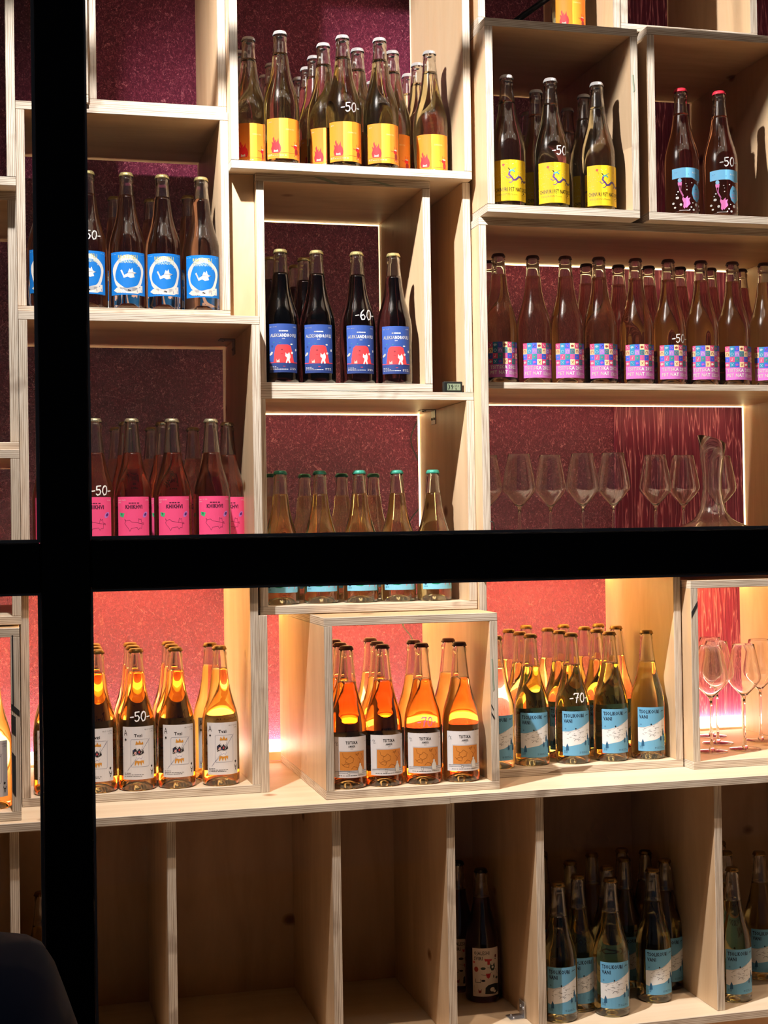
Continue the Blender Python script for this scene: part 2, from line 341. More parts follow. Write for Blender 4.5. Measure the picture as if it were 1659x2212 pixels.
# ------------------------------------------------------------------ worktops and lower cabinet
o = board('worktop', -.6, .8912, 2.925, 3.505, ZC - T, ZC - 0.0001, 'Z', face=FACE_TOP); tag(o, 'long pale plywood worktop running under the left and middle boxes', 'worktop')
o = board('worktop', .8916, 2.2, 2.925, 3.505, ZC - T + .001, ZC - 0.0001, 'Z', face=FACE_TOP); tag(o, 'pale plywood worktop running under the right hand boxes', 'worktop')
cab = empty('base_cabinet', (.8, 2.95, ZF + ZO)); tag(cab, 'low open plywood cabinet with upright dividers under the worktop', 'cabinet'); CO = (.8, 2.95, ZF)
for x in (-.34, -.0132, .2956, .6393, .8893, 1.0915, 1.5168, 1.90):
    board('divider', x, x + .0187, 2.95, 3.40, ZF, ZC - T, 'X', cab, origin=CO, face=FACE_DARK if False else FACE_V)
board('floor_panel', -.6, .8947, 2.93, 3.42, ZF - T, ZF, 'Z', cab, origin=CO, face=FACE_TOP); board('floor_panel', .8953, 2.2, 2.93, 3.42, ZF - T, ZF, 'Z', cab, origin=CO, face=FACE_TOP)
board('back_panel', -.6, 2.2, 3.40, 3.415, ZF, ZC - T, 'Y', cab, origin=CO, mats=[FACE_DARK, FACE_DARK])
board('plinth', -.6, 2.2, 2.99, 3.005, -1.5, ZF - T, 'Y', cab, origin=CO, mats=[FACE_DARK, FACE_DARK])
def bracket(loc, rz, label, flip=1, mat=STEEL, rx=0.0):
    t = empty('angle_bracket', (loc[0], loc[1], loc[2] + ZO), rz); tag(t, label, 'bracket'); t.rotation_euler = (rx, 0, rz)
    PL = []
    for nm, mx in (('leg_plate', Matrix.Translation((0.017, 0, 0.001)) @ Matrix.Diagonal((0.034, 0.034, 0.002, 1))), ('leg_plate', Matrix.Translation((0.034, 0, 0.018)) @ Matrix.Diagonal((0.002, 0.034, 0.034, 1)))):
        bm = bmesh.new(); bmesh.ops.create_cube(bm, size=1, matrix=mx); PL.append(link(nm, bm_mesh(bm, nm), mat, t))
    for (a, b, c, ax) in ((0.010, -0.009, 0.002, 'z'), (0.010, 0.009, 0.002, 'z'), (0.033, -0.009, 0.022, 'x'), (0.033, 0.009, 0.022, 'x')):
        bm = bmesh.new(); bmesh.ops.create_uvsphere(bm, u_segments=10, v_segments=6, radius=0.0032, matrix=Matrix.Translation((a, b, c)))
        link('screw', bm_mesh(bm, 'screw'), mat, PL[0 if ax == 'z' else 1])
    return t
bracket((1.0540, 3.045, ZF), 0, 'silver angle bracket on the cabinet floor against a divider')
DULL = plain('dull_steel', (0.25, 0.22, 0.2), 0.5, 0.7)
bracket((.4665, 3.30, .4425), 0, 'small metal angle bracket under the ceiling of the pink label box', mat=DULL, rx=math.pi)
bracket((.9630, 3.36, .2875), 0, 'small metal angle bracket under the ceiling of the green capped bottle box', mat=DULL, rx=math.pi)
bracket((.2610, 3.30, ZC - T), 0, 'tiny metal bracket high in the second cabinet bay', mat=DULL, rx=math.pi)
bracket((.6045, 3.30, ZC - T), 0, 'tiny metal bracket high in the third cabinet bay', mat=DULL, rx=math.pi)
# ------------------------------------------------------------------ led strips behind the boxes, glowing lines for lit back edges
def led(x0, x1, y0, y1, z0, z1, col, e, label, bat=None):
    mt = plain('led_glow', (0.9, 0.9, 0.9), 0.5, 0, 0.5, e, col)
    o = solid('led_strip', x0, x1, y0, y1, z0, z1, mt, bev=0); tag(o, label, 'led strip'); return o
o = solid('batten', -.6, 2.2, 3.506, 3.530, ZC + .0, ZC + .0215, FACE_TOP, bev=0.001); tag(o, 'slim wooden batten along the back of the worktop in front of the led strip', 'batten')
led(-.6, 2.2, 3.534, 3.554, ZC + .010, ZC + .046, (1.0, 0.80, 0.64), 150, 'glowing white led strip along the wall at the back of the worktop')
AMB = (1.0, 0.64, 0.17)
led(-.43, -.01, 3.462, 3.474, -.213, -.205, AMB, 500, 'warm led strip under the top panel of the far left worktop box')
led(.035, .49, 3.462, 3.474, -.100, -.092, AMB, 720, 'warm led strip under the top panel of the playing card bottle box')
led(.655, .99, 3.462, 3.474, -.212, -.204, AMB, 620, 'warm led strip under the top panel of the orange wine box')
led(1.04, 1.49, 3.462, 3.474, -.127, -.119, AMB, 720, 'warm led strip under the top panel of the light blue label box')
led(1.54, 1.875, 3.462, 3.474, -.158, -.150, AMB, 620, 'warm led strip under the top panel of the glowing wine glass box')
led(.537, .626, 3.462, 3.474, -.194, -.188, AMB, 500, 'short warm led strip under the green capped bottle box beside the post')
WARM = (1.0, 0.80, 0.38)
def edge_glow(x0, x1, y0, y1, z0, z1, e, label): return led(x0, x1, y0, y1, z0, z1, WARM, e, label)  # glowing lines added where light from behind catches the boxes' back edges
edge_glow(.539, .997, 3.4905, 3.496, .2850, .2877, 26, 'thin glowing line along the back ceiling edge of the green capped bottle box')
edge_glow(.9952, .9992, 3.4905, 3.496, -.05, .2877, 14, 'thin glowing upright line at the back corner of the green capped bottle box')
edge_glow(1.036, 1.90, 3.4905, 3.496, .6738, .6763, 30, 'thin glowing line behind the necks of the chequered label bottles')
edge_glow(1.036, 1.90, 3.4905, 3.496, .3115, .3135, 30, 'thin glowing line along the wall above the row of wine glasses')
edge_glow(1.9010, 1.9025, 3.4905, 3.496, -.08, .3135, 8, 'thin glowing upright line right of the decanter')
edge_glow(.9905, .992, 3.4905, 3.496, .80, 1.48, 0.9, 'thin upright glow standing in for a lit back edge, top centre box')
edge_glow(.5415, .9014, 3.4905, 3.496, .7610, .7635, 3.0, 'thin glow standing in for the lit back ceiling edge, navy label bottle box')
edge_glow(.9000, .9014, 3.4905, 3.496, .324, .7610, 2.0, 'thin upright glow standing in for a lit back edge, navy label bottle box')

# ------------------------------------------------------------------ bottle parts
RB_, HB = 0.0405, 0.300
PROF = [(0.0365, 0.0), (0.0395, 0.003), (RB_, 0.010), (RB_, 0.120), (0.0402, 0.131), (0.0385, 0.146), (0.0352, 0.161), (0.0312, 0.174), (0.0270, 0.188), (0.0232, 0.204), (0.0203, 0.220), (0.0183, 0.238), (0.0162, 0.258), (0.0147, 0.276), (0.0140, 0.283)]
def rad(z):
    for (r0, z0), (r1, z1) in zip(PROF, PROF[1:]):
        if z <= z1: return r0 + (r1 - r0) * (z - z0) / max(z1 - z0, 1e-6)
    return PROF[-1][0]
def dense(z0, z1, n):
    return [(rad(z0 + (z1 - z0) * i / n), z0 + (z1 - z0) * i / n) for i in range(n + 1)]
def body_mesh(fill):
    punt = [(0, 0.017), (0.010, 0.0155), (0.020, 0.010), (0.028, 0.003), (0.033, 0.0002), (0.0365, 0.0)]
    out = punt + [(0.0395, 0.003), (RB_, 0.010), (RB_, 0.118)] + dense(0.125, fill, 22)
    prof = out + [(rad(fill) - 0.0030, fill - 0.0004), (0, fill - 0.0008)]
    return bm_mesh(lathe(prof, 40), 'body')
def neck_mesh(fill):
    out = dense(fill, 0.276, 8) + [(0.0152, 0.279), (0.0158, 0.283), (0.0152, 0.287), (0.0138, 0.2885), (0.0136, 0.296), (0.0105, 0.2968)]
    inn = [(0.0100, 0.29)] + [(max(r - 0.0030, 0.0095), z) for r, z in dense(0.27, fill, 7)]
    return bm_mesh(lathe(out + inn, 32), 'neck')
def cap_mesh():
    bm = bmesh.new(); n = 63; rings = []
    prof = [(0, 0.3003), (0.009, 0.3002), (0.0125, 0.2996), (0.0142, 0.2975), (0.0150, 0.2945), (0.0157, 0.2915), (0.0150, 0.2912), (0.0146, 0.294)]
    for j, (r, z) in enumerate(prof):
        if r == 0: rings.append([bm.verts.new((0, 0, z))]); continue
        amp = {4: 0.0004, 5: 0.0009, 6: 0.0009, 3: 0.0001}.get(j, 0)
        rings.append([bm.verts.new(((r + amp * math.sin(k * 2 * math.pi / 3)) * math.cos(k * 2 * math.pi / n), (r + amp * math.sin(k * 2 * math.pi / 3)) * math.sin(k * 2 * math.pi / n), z)) for k in range(n)])
    for a, b in zip(rings, rings[1:]):
        for k in range(n):
            k2 = (k + 1) % n
            f = bm.faces.new((a[0], b[k2], b[k])) if len(a) == 1 else bm.faces.new((a[k], a[k2], b[k2], b[k])); f.smooth = True
    bmesh.ops.recalc_face_normals(bm, faces=bm.faces)
    return bm_mesh(bm, 'crown_cap')

# ---- label artwork: flat shapes in millimetres bent round the bottle
_fontcache = {}
def text_tris(s, bold):
    key = (s, bold)
    if key in _fontcache: return _fontcache[key]
    cu = bpy.data.curves.new('t', 'FONT'); cu.body = s; cu.size = 1.0; cu.resolution_u = 1; cu.space_character = 1.12; cu.offset = bold; cu.fill_mode = 'FRONT'
    o = bpy.data.objects.new('t', cu); COL.objects.link(o)
    dg = bpy.context.evaluated_depsgraph_get(); me = o.evaluated_get(dg).to_mesh()
    vs = [(v.co.x, v.co.y) for v in me.vertices]; fs = [tuple(p.vertices) for p in me.polygons]
    o.evaluated_get(dg).to_mesh_clear(); bpy.data.objects.remove(o); bpy.data.curves.remove(cu)
    _fontcache[key] = (vs, fs); return vs, fs
class Art:
    def __init__(s): s.items = []
    def poly(s, pts, col, layer): s.items.append((list(pts), [tuple(range(len(pts)))], col, layer, True)); return s
    def rect(s, x0, y0, x1, y1, col, layer): return s.poly([(x0, y0), (x1, y0), (x1, y1), (x0, y1)], col, layer)
    def ell(s, cx, cy, rx, ry, col, layer, n=16, rot=0.0):
        c, q = math.cos(rot), math.sin(rot)
        return s.poly([(cx + rx * math.cos(a) * c - ry * math.sin(a) * q, cy + rx * math.cos(a) * q + ry * math.sin(a) * c) for a in [k * 2 * math.pi / n for k in range(n)]], col, layer)
    def stroke(s, pts, wd, col, layer):
        for (x0, y0), (x1, y1) in zip(pts, pts[1:]):
            dx, dy = x1 - x0, y1 - y0; l = math.hypot(dx, dy) or 1e-6; nx, ny = -dy / l * wd / 2, dx / l * wd / 2
            s.poly([(x0 + nx, y0 + ny), (x0 - nx, y0 - ny), (x1 - nx, y1 - ny), (x1 + nx, y1 + ny)], col, layer)
        for x, y in pts: s.ell(x, y, wd / 2, wd / 2, col, layer, 8)
        return s
    def text(s, t, x, y, h, col, layer, width=None, bold=0.0, align='L'):
        vs, fs = text_tris(t, bold); 
        if not vs: return s
        x0 = min(v[0] for v in vs); x1 = max(v[0] for v in vs); k = h / 0.70; kx = k if width is None else width / (x1 - x0); wd = (x1 - x0) * kx
        ox = x - (0 if align == 'L' else wd / 2 if align == 'C' else wd)
        s.items.append(([((v[0] - x0) * kx + ox, v[1] * k + y) for v in vs], fs, col, layer, False)); return s
    def build(s, name, zbase, R=RB_, radf=None, step=4.0, off=0.0003):
        bm = bmesh.new(); mats = []; 
        for pts, fs, col, layer, ispoly in s.items:
            mt = col if isinstance(col, bpy.types.Material) else paint(col)
            if mt not in mats: mats.append(mt)
            mi = mats.index(mt); vv = [bm.verts.new((p[0], layer * 0.01, p[1])) for p in pts]
            if ispoly and len(pts) > 4:
                tr = tessellate_polygon([[Vector((p[0], p[1], 0)) for p in pts]])
            else: tr = fs
            for t in tr:
                try: f = bm.faces.new([vv[i] for i in t]); f.material_index = mi
                except ValueError: pass
        xs = [v.co.x for v in bm.verts]; x = math.floor(min(xs) / step) * step + step
        while x < max(xs):
            bmesh.ops.bisect_plane(bm, geom=bm.verts[:] + bm.edges[:] + bm.faces[:], plane_co=(x, 0, 0), plane_no=(1, 0, 0)); x += step
        for v in bm.verts:
            u, ly, zz = v.co.x / 1000, v.co.y / 0.01, v.co.z / 1000 + zbase
            r0 = (radf(zz) if radf else R); rr = r0 + off + ly * 0.00012; a = u / max(r0, 0.02)
            v.co = (rr * math.sin(a), -rr * math.cos(a), zz)
        bm.normal_update()
        for f in bm.faces:
            c = f.calc_center_median()
            if f.normal.x * c.x + f.normal.y * c.y < 0: f.normal_flip()
        me = bm_mesh(bm, name)
        for mt in mats: me.materials.append(mt)
        return me
W_ = S(238, 238, 235); K_ = S(20, 20, 24)
def finelines(a, x, y, wds, col, layer, h=0.7, gap=1.5):
    for i, wd in enumerate(wds):
        n = max(2, int(wd / 5)); cx = x
        for k in range(n):
            l = wd / n * random.uniform(0.6, 0.92); a.rect(cx, y - i * gap, cx + l, y - i * gap + h, col, layer); cx += wd / n
def lab_orange():
    a = Art(); o = S(246, 150, 46); r = S(222, 30, 42); a.rect(-42, 0, 42, 88, o, 0)
    a.text('CHINURI', 2, 62, 3.4, S(250, 214, 150), 1, align='L'); a.text('ghvi', -37, 79, 3, W_, 1)
    a.poly([(-29, 14), (-31, 22), (-28, 30), (-30, 38), (-25, 34), (-27, 44), (-24, 48), (-22, 38), (-19, 42), (-20, 34), (-16, 38), (-14, 44), (-13, 34), (-10, 30), (-8, 22), (-9, 15), (-12, 12), (-26, 12)], r, 1)
    a.poly([(-25, 14), (-24, 20), (-22, 18), (-17, 18), (-15, 20), (-14, 14)], W_, 2)
    a.ell(27, 27, 6, 5, r, 1); a.ell(29, 17, 5, 7, S(150, 30, 40), 1); a.ell(28, 31, 5, 1.6, W_, 2); a.stroke([(25, 32), (23, 38)], 1.1, r, 1); a.stroke([(30, 32), (31, 38)], 1.1, r, 1)
    a.stroke([(21, 27), (15, 28)], 1.2, r, 1); a.stroke([(26, 12), (24, 6)], 1.4, r, 1); a.stroke([(31, 12), (33, 6)], 1.4, r, 1); a.ell(25, 29, .8, .8, K_, 2)
    a.rect(-42, 12, 42, 12.6, S(120, 50, 30), 1); finelines(a, -39, 8.5, (12, 44), W_, 1, 1.0, 2.2); finelines(a, 26, 6.4, (13,), W_, 1)
    return a.build('label', .0100)
def lab_yellow():
    a = Art(); y = S(248, 206, 40); p = S(92, 60, 120); a.rect(-42, 0, 42, 91, y, 0)
    for k in range(46): a.ell(random.uniform(-40, 40), random.uniform(30, 89), .9, .9, S(255, 236, 150), 1, 6)
    a.text('CHINURI PET NAT 2022', -39, 21, 8.6, K_, 2, width=80, bold=0.012); finelines(a, -36, 15, (38, 50), S(110, 90, 30), 1, .8, 2.2); finelines(a, 25, 12.8, (14,), S(110, 90, 30), 1); a.ell(31, 17, 2, 1.5, K_, 1)
    a.stroke([(-4, 66), (-6, 58), (0, 52), (4, 46), (10, 47), (16, 53), (22, 53), (28, 46), (34, 42), (39, 46)], 4.2, p, 1)
    a.stroke([(-4, 66), (2, 68), (6, 65)], 3.4, S(80, 160, 160), 2); a.stroke([(2, 69), (9, 73)], 1.4, S(70, 140, 150), 1); a.stroke([(-4, 68), (-7, 72)], 2.2, K_, 1); a.stroke([(0, 52), (-8, 50), (-12, 54)], 1.6, p, 1)
    a.stroke([(4, 46), (-2, 40), (-6, 41)], 1.6, p, 1); a.stroke([(26, 48), (24, 40)], 1.6, p, 1); a.stroke([(14, 52), (16, 58)], 1.2, S(80, 160, 160), 1)
    a.ell(-18, 80, 3.2, 2.8, S(205, 60, 40), 1, 8); a.stroke([(-17, 77), (-14, 71)], .6, S(150, 60, 40), 1)
    return a.build('label', .0100)
def lab_blue():
    a = Art(); b = S(14, 116, 206); a.rect(-42, 0, 42, 92, b, 0)
    ring = [(math.cos(t) * (36 + 1.6 * math.sin(5 * t)), 46 + math.sin(t) * (39 + 1.2 * math.sin(4 * t + 1))) for t in [k * 2 * math.pi / 40 for k in range(40)]]
    a.poly(ring, W_, 1); a.poly([(math.cos(t) * (29 + 1.2 * math.sin(4 * t)), 45 + math.sin(t) * (30 + math.sin(6 * t))) for t in [k * 2 * math.pi / 40 for k in range(40)]], b, 2)
    a.poly([(-34, 10), (-26, 16), (26, 16), (26, 21), (33, 21), (33, 6), (26, 6), (20, 3), (-24, 4)], W_, 1)
    a.text('RKATSITELI', -22, 78, 7.5, S(200, 200, 120), 3, width=42, bold=.02); a.text('TSINANDALI', -22, 68, 7.5, S(180, 205, 190), 3, width=42, bold=.02); a.text("'22", 18, 62, 5, W_, 3)
    a.poly([(-14, 54), (-9, 42), (-2, 46), (2, 56), (5, 53), (8, 58), (10, 50), (17, 47), (11, 44), (13, 38), (4, 36), (-2, 39), (-10, 36), (-13, 44), (-17, 52)], W_, 3)
    a.stroke([(-4, 47), (8, 47), (18, 46)], .6, S(40, 60, 110), 4); a.ell(0, 10, 1.6, 1.6, K_, 3, 8); a.ell(3, 9, 1.6, 1.2, K_, 3, 8); a.stroke([(18, 11), (19, 6)], .8, S(20, 60, 150), 3); a.stroke([(30, 12), (31, 6)], .9, S(20, 60, 150), 3)
    finelines(a, -40, 87, (14,), S(150, 200, 240), 1); finelines(a, 29, 87, (11,), S(150, 200, 240), 1); finelines(a, -30, 4, (26,), S(10, 60, 130), 2)
    return a.build('label', .0295)
def lab_navy():
    a = Art(); n = S(44, 74, 146); r = S(226, 60, 66); a.rect(-34, 0, 34, 107, n, 0); a.rect(-34, 0, 34, 20, S(34, 54, 112), 1)
    a.text('ALEKSANDROULI', -30, 78, 7.2, W_, 2, width=60, bold=.02); finelines(a, -10, 90, (21,), W_, 2, 2.2); a.text('DRY', 0, 73, 2.2, W_, 2, align='C')
    a.text('ALC 13,0%', -32, 99, 2.4, W_, 2); a.text('0,75L', 31, 99, 2.4, W_, 2, align='R')
    a.poly([(-23, 22), (-21, 42), (-18, 56), (-13, 61), (10, 61), (16, 58), (20, 44), (24, 22)], r, 2); a.rect(-34, 21, 34, 22.4, r, 2)
    a.poly([(4, 44), (6, 40), (10, 41), (12, 45), (15, 38), (15, 33), (13, 28), (15, 21), (12, 20), (9, 27), (6, 20), (4, 21), (7, 32), (3, 36)], W_, 3)
    a.poly([(-16, 30), (-15, 26), (-12, 27), (-10, 30), (-9, 22), (-16, 22)], W_, 3); a.ell(-4, 50, 2.4, 1.8, S(120, 40, 50), 3, 8); a.ell(-4, 41, 3, .8, S(160, 40, 50), 3, 8)
    a.poly([(-35 + 2, 40), (-28, 46), (-24, 45), (-26, 40), (-32, 37)], W_, 2); a.ell(18, 62, 3, 1.6, W_, 2, 8); a.ell(19, 43, 2.8, 2.6, W_, 3, 10); a.ell(30, 50, 2, 3, W_, 2, 8); a.ell(-26, 58, 2.4, 2.4, S(34, 54, 112), 2, 8)
    a.ell(26, 36, 1.4, .8, S(40, 140, 120), 2, 6); a.ell(-8, 65, 1.4, .8, S(40, 140, 120), 2, 6); a.ell(-22, 66, 1.4, .8, S(40, 140, 120), 2, 6)
    finelines(a, -31, 12, (16, 20, 42), W_, 2, 1.1, 2.8); finelines(a, 14, 9, (16, 17), W_, 2, 1.0, 2.8); a.rect(-2, 13, 3, 14, r, 2)
    return a.build('label', .0225)
def lab_check():
    a = Art(); pk = S(200, 110, 190); a.rect(-40, 0, 40, 80, pk, 0)
    C = dict(r=S(214, 70, 120), t=S(30, 120, 160), b=S(60, 90, 200), y=S(248, 216, 170), g=S(50, 130, 140), v=S(160, 110, 200), m=S(196, 90, 160))
    rows = ['rtbyrgb', 'ytvgyvr', 'brgmbry', 'rtbyrgm']; s_ = 80 / 7; hh = 12.6
    for j, rw in enumerate(rows):
        for i, c in enumerate(rw):
            x0 = -40 + i * s_; y0 = 80 - (j + 1) * hh; a.rect(x0, y0, x0 + s_, y0 + hh, C[c], 1); cx, cyy = x0 + s_ / 2, y0 + hh / 2; q = (i * 3 + j * 5) % 6
            mc = {'y': S(150, 60, 60), 'r': W_, 't': S(200, 230, 250), 'b': S(170, 80, 170), 'g': S(170, 90, 130), 'v': W_, 'm': S(230, 130, 110)}[c]
            if q == 0: a.stroke([(cx - 3, cyy + 3), (cx, cyy), (cx + 3, cyy + 3), (cx, cyy), (cx - 2, cyy - 3), (cx, cyy), (cx + 2, cyy - 3)], 1, mc, 2)
            elif q == 1: a.stroke([(cx, cyy - 3), (cx + .5, cyy + 1), (cx + 2, cyy + 4)], 1, mc, 2); a.ell(cx - 1, cyy - 2, 1.4, 1.2, mc, 2, 6)
            elif q == 2: a.ell(cx, cyy, 3.6, 3.6, mc, 2, 10); a.ell(cx, cyy, 2.5, 2.5, C[c], 3, 10)
            elif q == 3: a.ell(cx, cyy, 4, 2.6, mc, 2, 8); a.ell(cx - 1.5, cyy - 2, 1.4, 1.6, mc, 2, 6); a.ell(cx + 2, cyy + 1, .7, .7, C[c], 3, 6)
            elif q == 4: a.poly([(cx - 2, cyy), (cx, cyy - 2.6), (cx + 2, cyy), (cx + 1, cyy + 1.5), (cx, cyy + .6), (cx - 1, cyy + 1.5)], mc, 2)
            else: a.stroke([(cx - 2.6, cyy - 3), (cx - 2.6, cyy + 1), (cx, cyy + 3), (cx + 2.6, cyy + 1), (cx + 2.6, cyy - 3)], 1.1, mc, 2)
    a.text('TSITSKA 2022', -35, 19, 7.6, W_, 2, width=64, bold=.03); a.text('PET NAT', -35, 7, 7.6, W_, 2, width=40, bold=.03); finelines(a, 9, 13, (8, 24, 28, 20), W_, 2, .8, 2.2)
    return a.build('label', .0125)
def lab_pink():
    a = Art(); p = S(244, 84, 140); d = S(90, 26, 60); a.rect(-37, 0, 37, 101, p, 0)
    a.text('KHIKHVI', 0, 76, 7.6, d, 1, width=36, bold=.05, align='C'); finelines(a, -11, 86.5, (23,), d, 1, 2.2); a.text('ALC 12,5%', -35, 93, 2.6, W_, 1); a.text('DRY', -35, 88, 2.4, W_, 1); a.text('0,75L', 35, 93, 2.6, W_, 1, align='R')
    a.poly([(-32, 68), (-20, 66), (-23, 57), (-31, 60)], S(70, 190, 130), 1); a.poly([(-29, 66), (-25, 66), (-26, 60)], S(40, 110, 90), 2)
    a.ell(25, 63, 7.5, 4.5, S(196, 130, 220), 1, 12, .9); a.ell(25.5, 63.5, 4, 2.6, S(90, 40, 120), 2, 8, .9)
    a.stroke([(-20, 54), (-17, 50), (-10, 52), (-6, 48), (16, 44), (21, 42), (20, 46), (17, 45), (16, 34), (12, 35), (9, 31), (6, 36), (-6, 34), (-9, 28), (-12, 34), (-17, 40), (-20, 45), (-18, 48), (-20, 54)], .6, d, 1)
    a.stroke([(8, 46), (10, 55), (12, 52), (15, 54), (16, 46)], .6, d, 1)
    a.poly([(-30, 14), (-12, 16), (-18, 2), (-24, 4)], S(90, 160, 226), 1); a.stroke([(-28, 12), (-15, 12)], .6, S(30, 80, 170), 2); a.stroke([(-26, 9), (-17, 9)], .6, S(30, 80, 170), 2)
    a.poly([(14, 12), (20, 15), (28, 12), (34, 6), (27, 1), (18, 4)], S(40, 70, 190), 1); a.stroke([(24, 12), (27, 16)], .8, S(40, 70, 190), 1)
    return a.build('label', .0300)
def lab_sky():
    a = Art(); b = S(124, 196, 226); g = S(20, 140, 112); a.rect(-40, 0, 40, 96, b, 0)
    a.poly([(-22, 20), (-16, 12), (-4, 11), (6, 14), (14, 24), (14, 40), (4, 46), (-10, 44), (-20, 34)], g, 1); a.ell(-6, 26, 4, 4.4, W_, 2); a.ell(4, 24, 3.4, 3.6, W_, 2)
    a.stroke([(22, 30), (18, 20), (14, 10)], 1.6, S(226, 120, 130), 1); a.stroke([(32, 34), (28, 18), (30, 8)], 1.6, S(226, 120, 130), 1); a.ell(-32, 12, 3, 1.8, S(20, 60, 100), 1, 8)
    finelines(a, -36, 7, (10, 10), S(30, 90, 120), 1, .7, 1.6); a.stroke([(-32, 32), (-26, 31), (-22, 33)], .8, S(80, 150, 190), 1)
    a.text('RKATSITELI', 0, 74, 8, S(20, 60, 100), 1, width=52, bold=.02, align='C')
    return a.build('label', .0270)
def lab_card():
    a = Art(); ln = S(110, 116, 150); a.rect(-37, 0, 37, 112, S(226, 226, 232), 0); BR = S(40, 34, 38)
    a.text('A', -33.5, 93, 13, BR, 1, width=8); a.text('Tvzi', -2, 90, 6.5, BR, 1, align='C', bold=.03); a.text('ALC 12,50%', 34, 104, 2.8, BR, 1, align='R'); a.text('0,75L', 34, 99, 2.6, BR, 1, align='R')
    def spade(x, y, s, up): 
        q = 1 if up else -1; a.poly([(x, y + 4 * s * q), (x - 2.6 * s, y), (x - 1.4 * s, y - 1.6 * s * q), (x, y - .4 * s * q), (x + 1.4 * s, y - 1.6 * s * q), (x + 2.6 * s, y)], K_, 1); a.rect(x - .5 * s, min(y, y - 3 * s * q), x + .5 * s, max(y, y - 3 * s * q), K_, 1)
    spade(-29.5, 84, 1, True); spade(29, 27, 1, False)
    vs, fs = text_tris('A', 0.0); x0 = min(v[0] for v in vs); x1 = max(v[0] for v in vs); kx = 8 / (x1 - x0); k = 13 / .7
    a.items.append(([(33.5 - (v[0] - x0) * kx, 20 - v[1] * k) for v in vs], fs, BR, 1, False))
    fr_ = [(-18, 30), (-16, 27), (20, 27), (22, 30), (22, 82), (20, 85), (-16, 85), (-18, 82), (-18, 30)]; a.stroke(fr_, .5, ln, 1)
    a.stroke([(-26, 18), (-14, 34), (24, 86)], .6, ln, 1); a.stroke([(-24, 22), (-10, 36), (20, 82)], .5, ln, 1)
    a.poly([(-8, 74), (-6, 82), (-2, 77), (1, 83), (4, 77), (8, 80), (9, 74)], S(214, 150, 60), 2); a.poly([(-10, 30), (-9, 40), (10, 40), (9, 32), (6, 37), (4, 29), (1, 37), (-2, 29), (-5, 37), (-8, 30)], S(214, 150, 60), 2)
    a.ell(0, 68, 7, 6, S(238, 236, 240), 2); a.stroke([(-7, 68), (-4, 63), (0, 61), (5, 64), (7, 70)], .5, ln, 3); a.ell(0, 45, 7, 6, S(238, 236, 240), 2); a.stroke([(-6, 48), (-4, 43), (0, 46), (4, 43), (6, 48)], .5, S(70, 90, 180), 3)
    a.poly([(-14, 50), (-14, 62), (-8, 66), (-4, 60), (0, 66), (4, 60), (8, 64), (10, 56), (2, 52), (-4, 54)], BR, 3); a.ell(-8, 56, 2.6, 3.4, S(230, 180, 170), 4, 8); a.ell(0, 58, 2, 2.6, S(190, 80, 80), 4, 8); a.stroke([(-12, 62), (-6, 54), (2, 58)], .7, S(70, 90, 180), 4); a.stroke([(-13, 52), (-6, 60)], .6, W_, 4); a.stroke([(3, 54), (7, 62)], .6, W_, 4)
    finelines(a, -33, 13, (16, 44, 40), BR, 1, 1.1, 3.2)
    return a.build('label', .0250)
def lab_amber():
    a = Art(); ln = S(90, 96, 110); a.rect(-42, 0, 42, 86, S(236, 234, 238), 0)
    a.text('TSITSKA', 0, 71, 6, K_, 1, width=26, align='C', bold=.03); a.text('AMBER', 0, 64, 4.2, K_, 1, width=15, align='C', bold=.02); a.text('2021', 0, 60, 2, K_, 1, align='C')
    a.rect(-28, 14, 32, 57, S(206, 206, 212), 1); a.rect(-26.5, 15.5, 30.5, 55, S(222, 142, 62), 2); br = S(150, 84, 30)
    a.stroke([(-20, 52), (-18, 44), (-10, 40), (-4, 46), (4, 40), (2, 33), (-6, 30), (-14, 34), (-12, 40)], .7, br, 3); a.stroke([(-22, 30), (-16, 24), (-8, 22), (-6, 28), (-14, 30), (-20, 26)], .7, br, 3); a.stroke([(8, 52), (12, 46), (16, 52), (8, 48)], .7, br, 3)
    a.stroke([(14, 42), (20, 36), (16, 30), (24, 26)], .7, br, 3); a.stroke([(-2, 18), (4, 24), (10, 22), (14, 18)], .7, br, 3); a.stroke([(22, 50), (26, 42), (22, 38)], .7, br, 3)
    a.stroke([(-38, 13), (-10, 14), (10, 12), (40, 14)], .7, ln, 3); a.stroke([(-38, 10), (0, 10.5), (40, 9)], .5, ln, 3)
    a.poly([(14, 8), (13, 18), (16, 24), (19, 26), (22, 24), (25, 18), (24, 8)], W_, 4); a.ell(19, 27, 2.4, 3, W_, 4, 8); a.stroke([(14, 8), (13, 18), (16, 24)], .5, ln, 5); a.poly([(-9, 8), (-9, 14), (-7, 11), (-5, 14), (-5, 8)], W_, 4); a.stroke([(-9, 8), (-9, 14), (-7, 11), (-5, 14), (-5, 8)], .4, ln, 5)
    a.stroke([(-38, 72), (-35, 76), (-33, 72), (-31, 75), (-34, 68), (-29, 69)], .6, ln, 1); a.text('0,75', 33, 74, 2.2, ln, 1); finelines(a, -30, 4, (64,), S(60, 60, 70), 1, 1.1)
    return a.build('label', .0245)
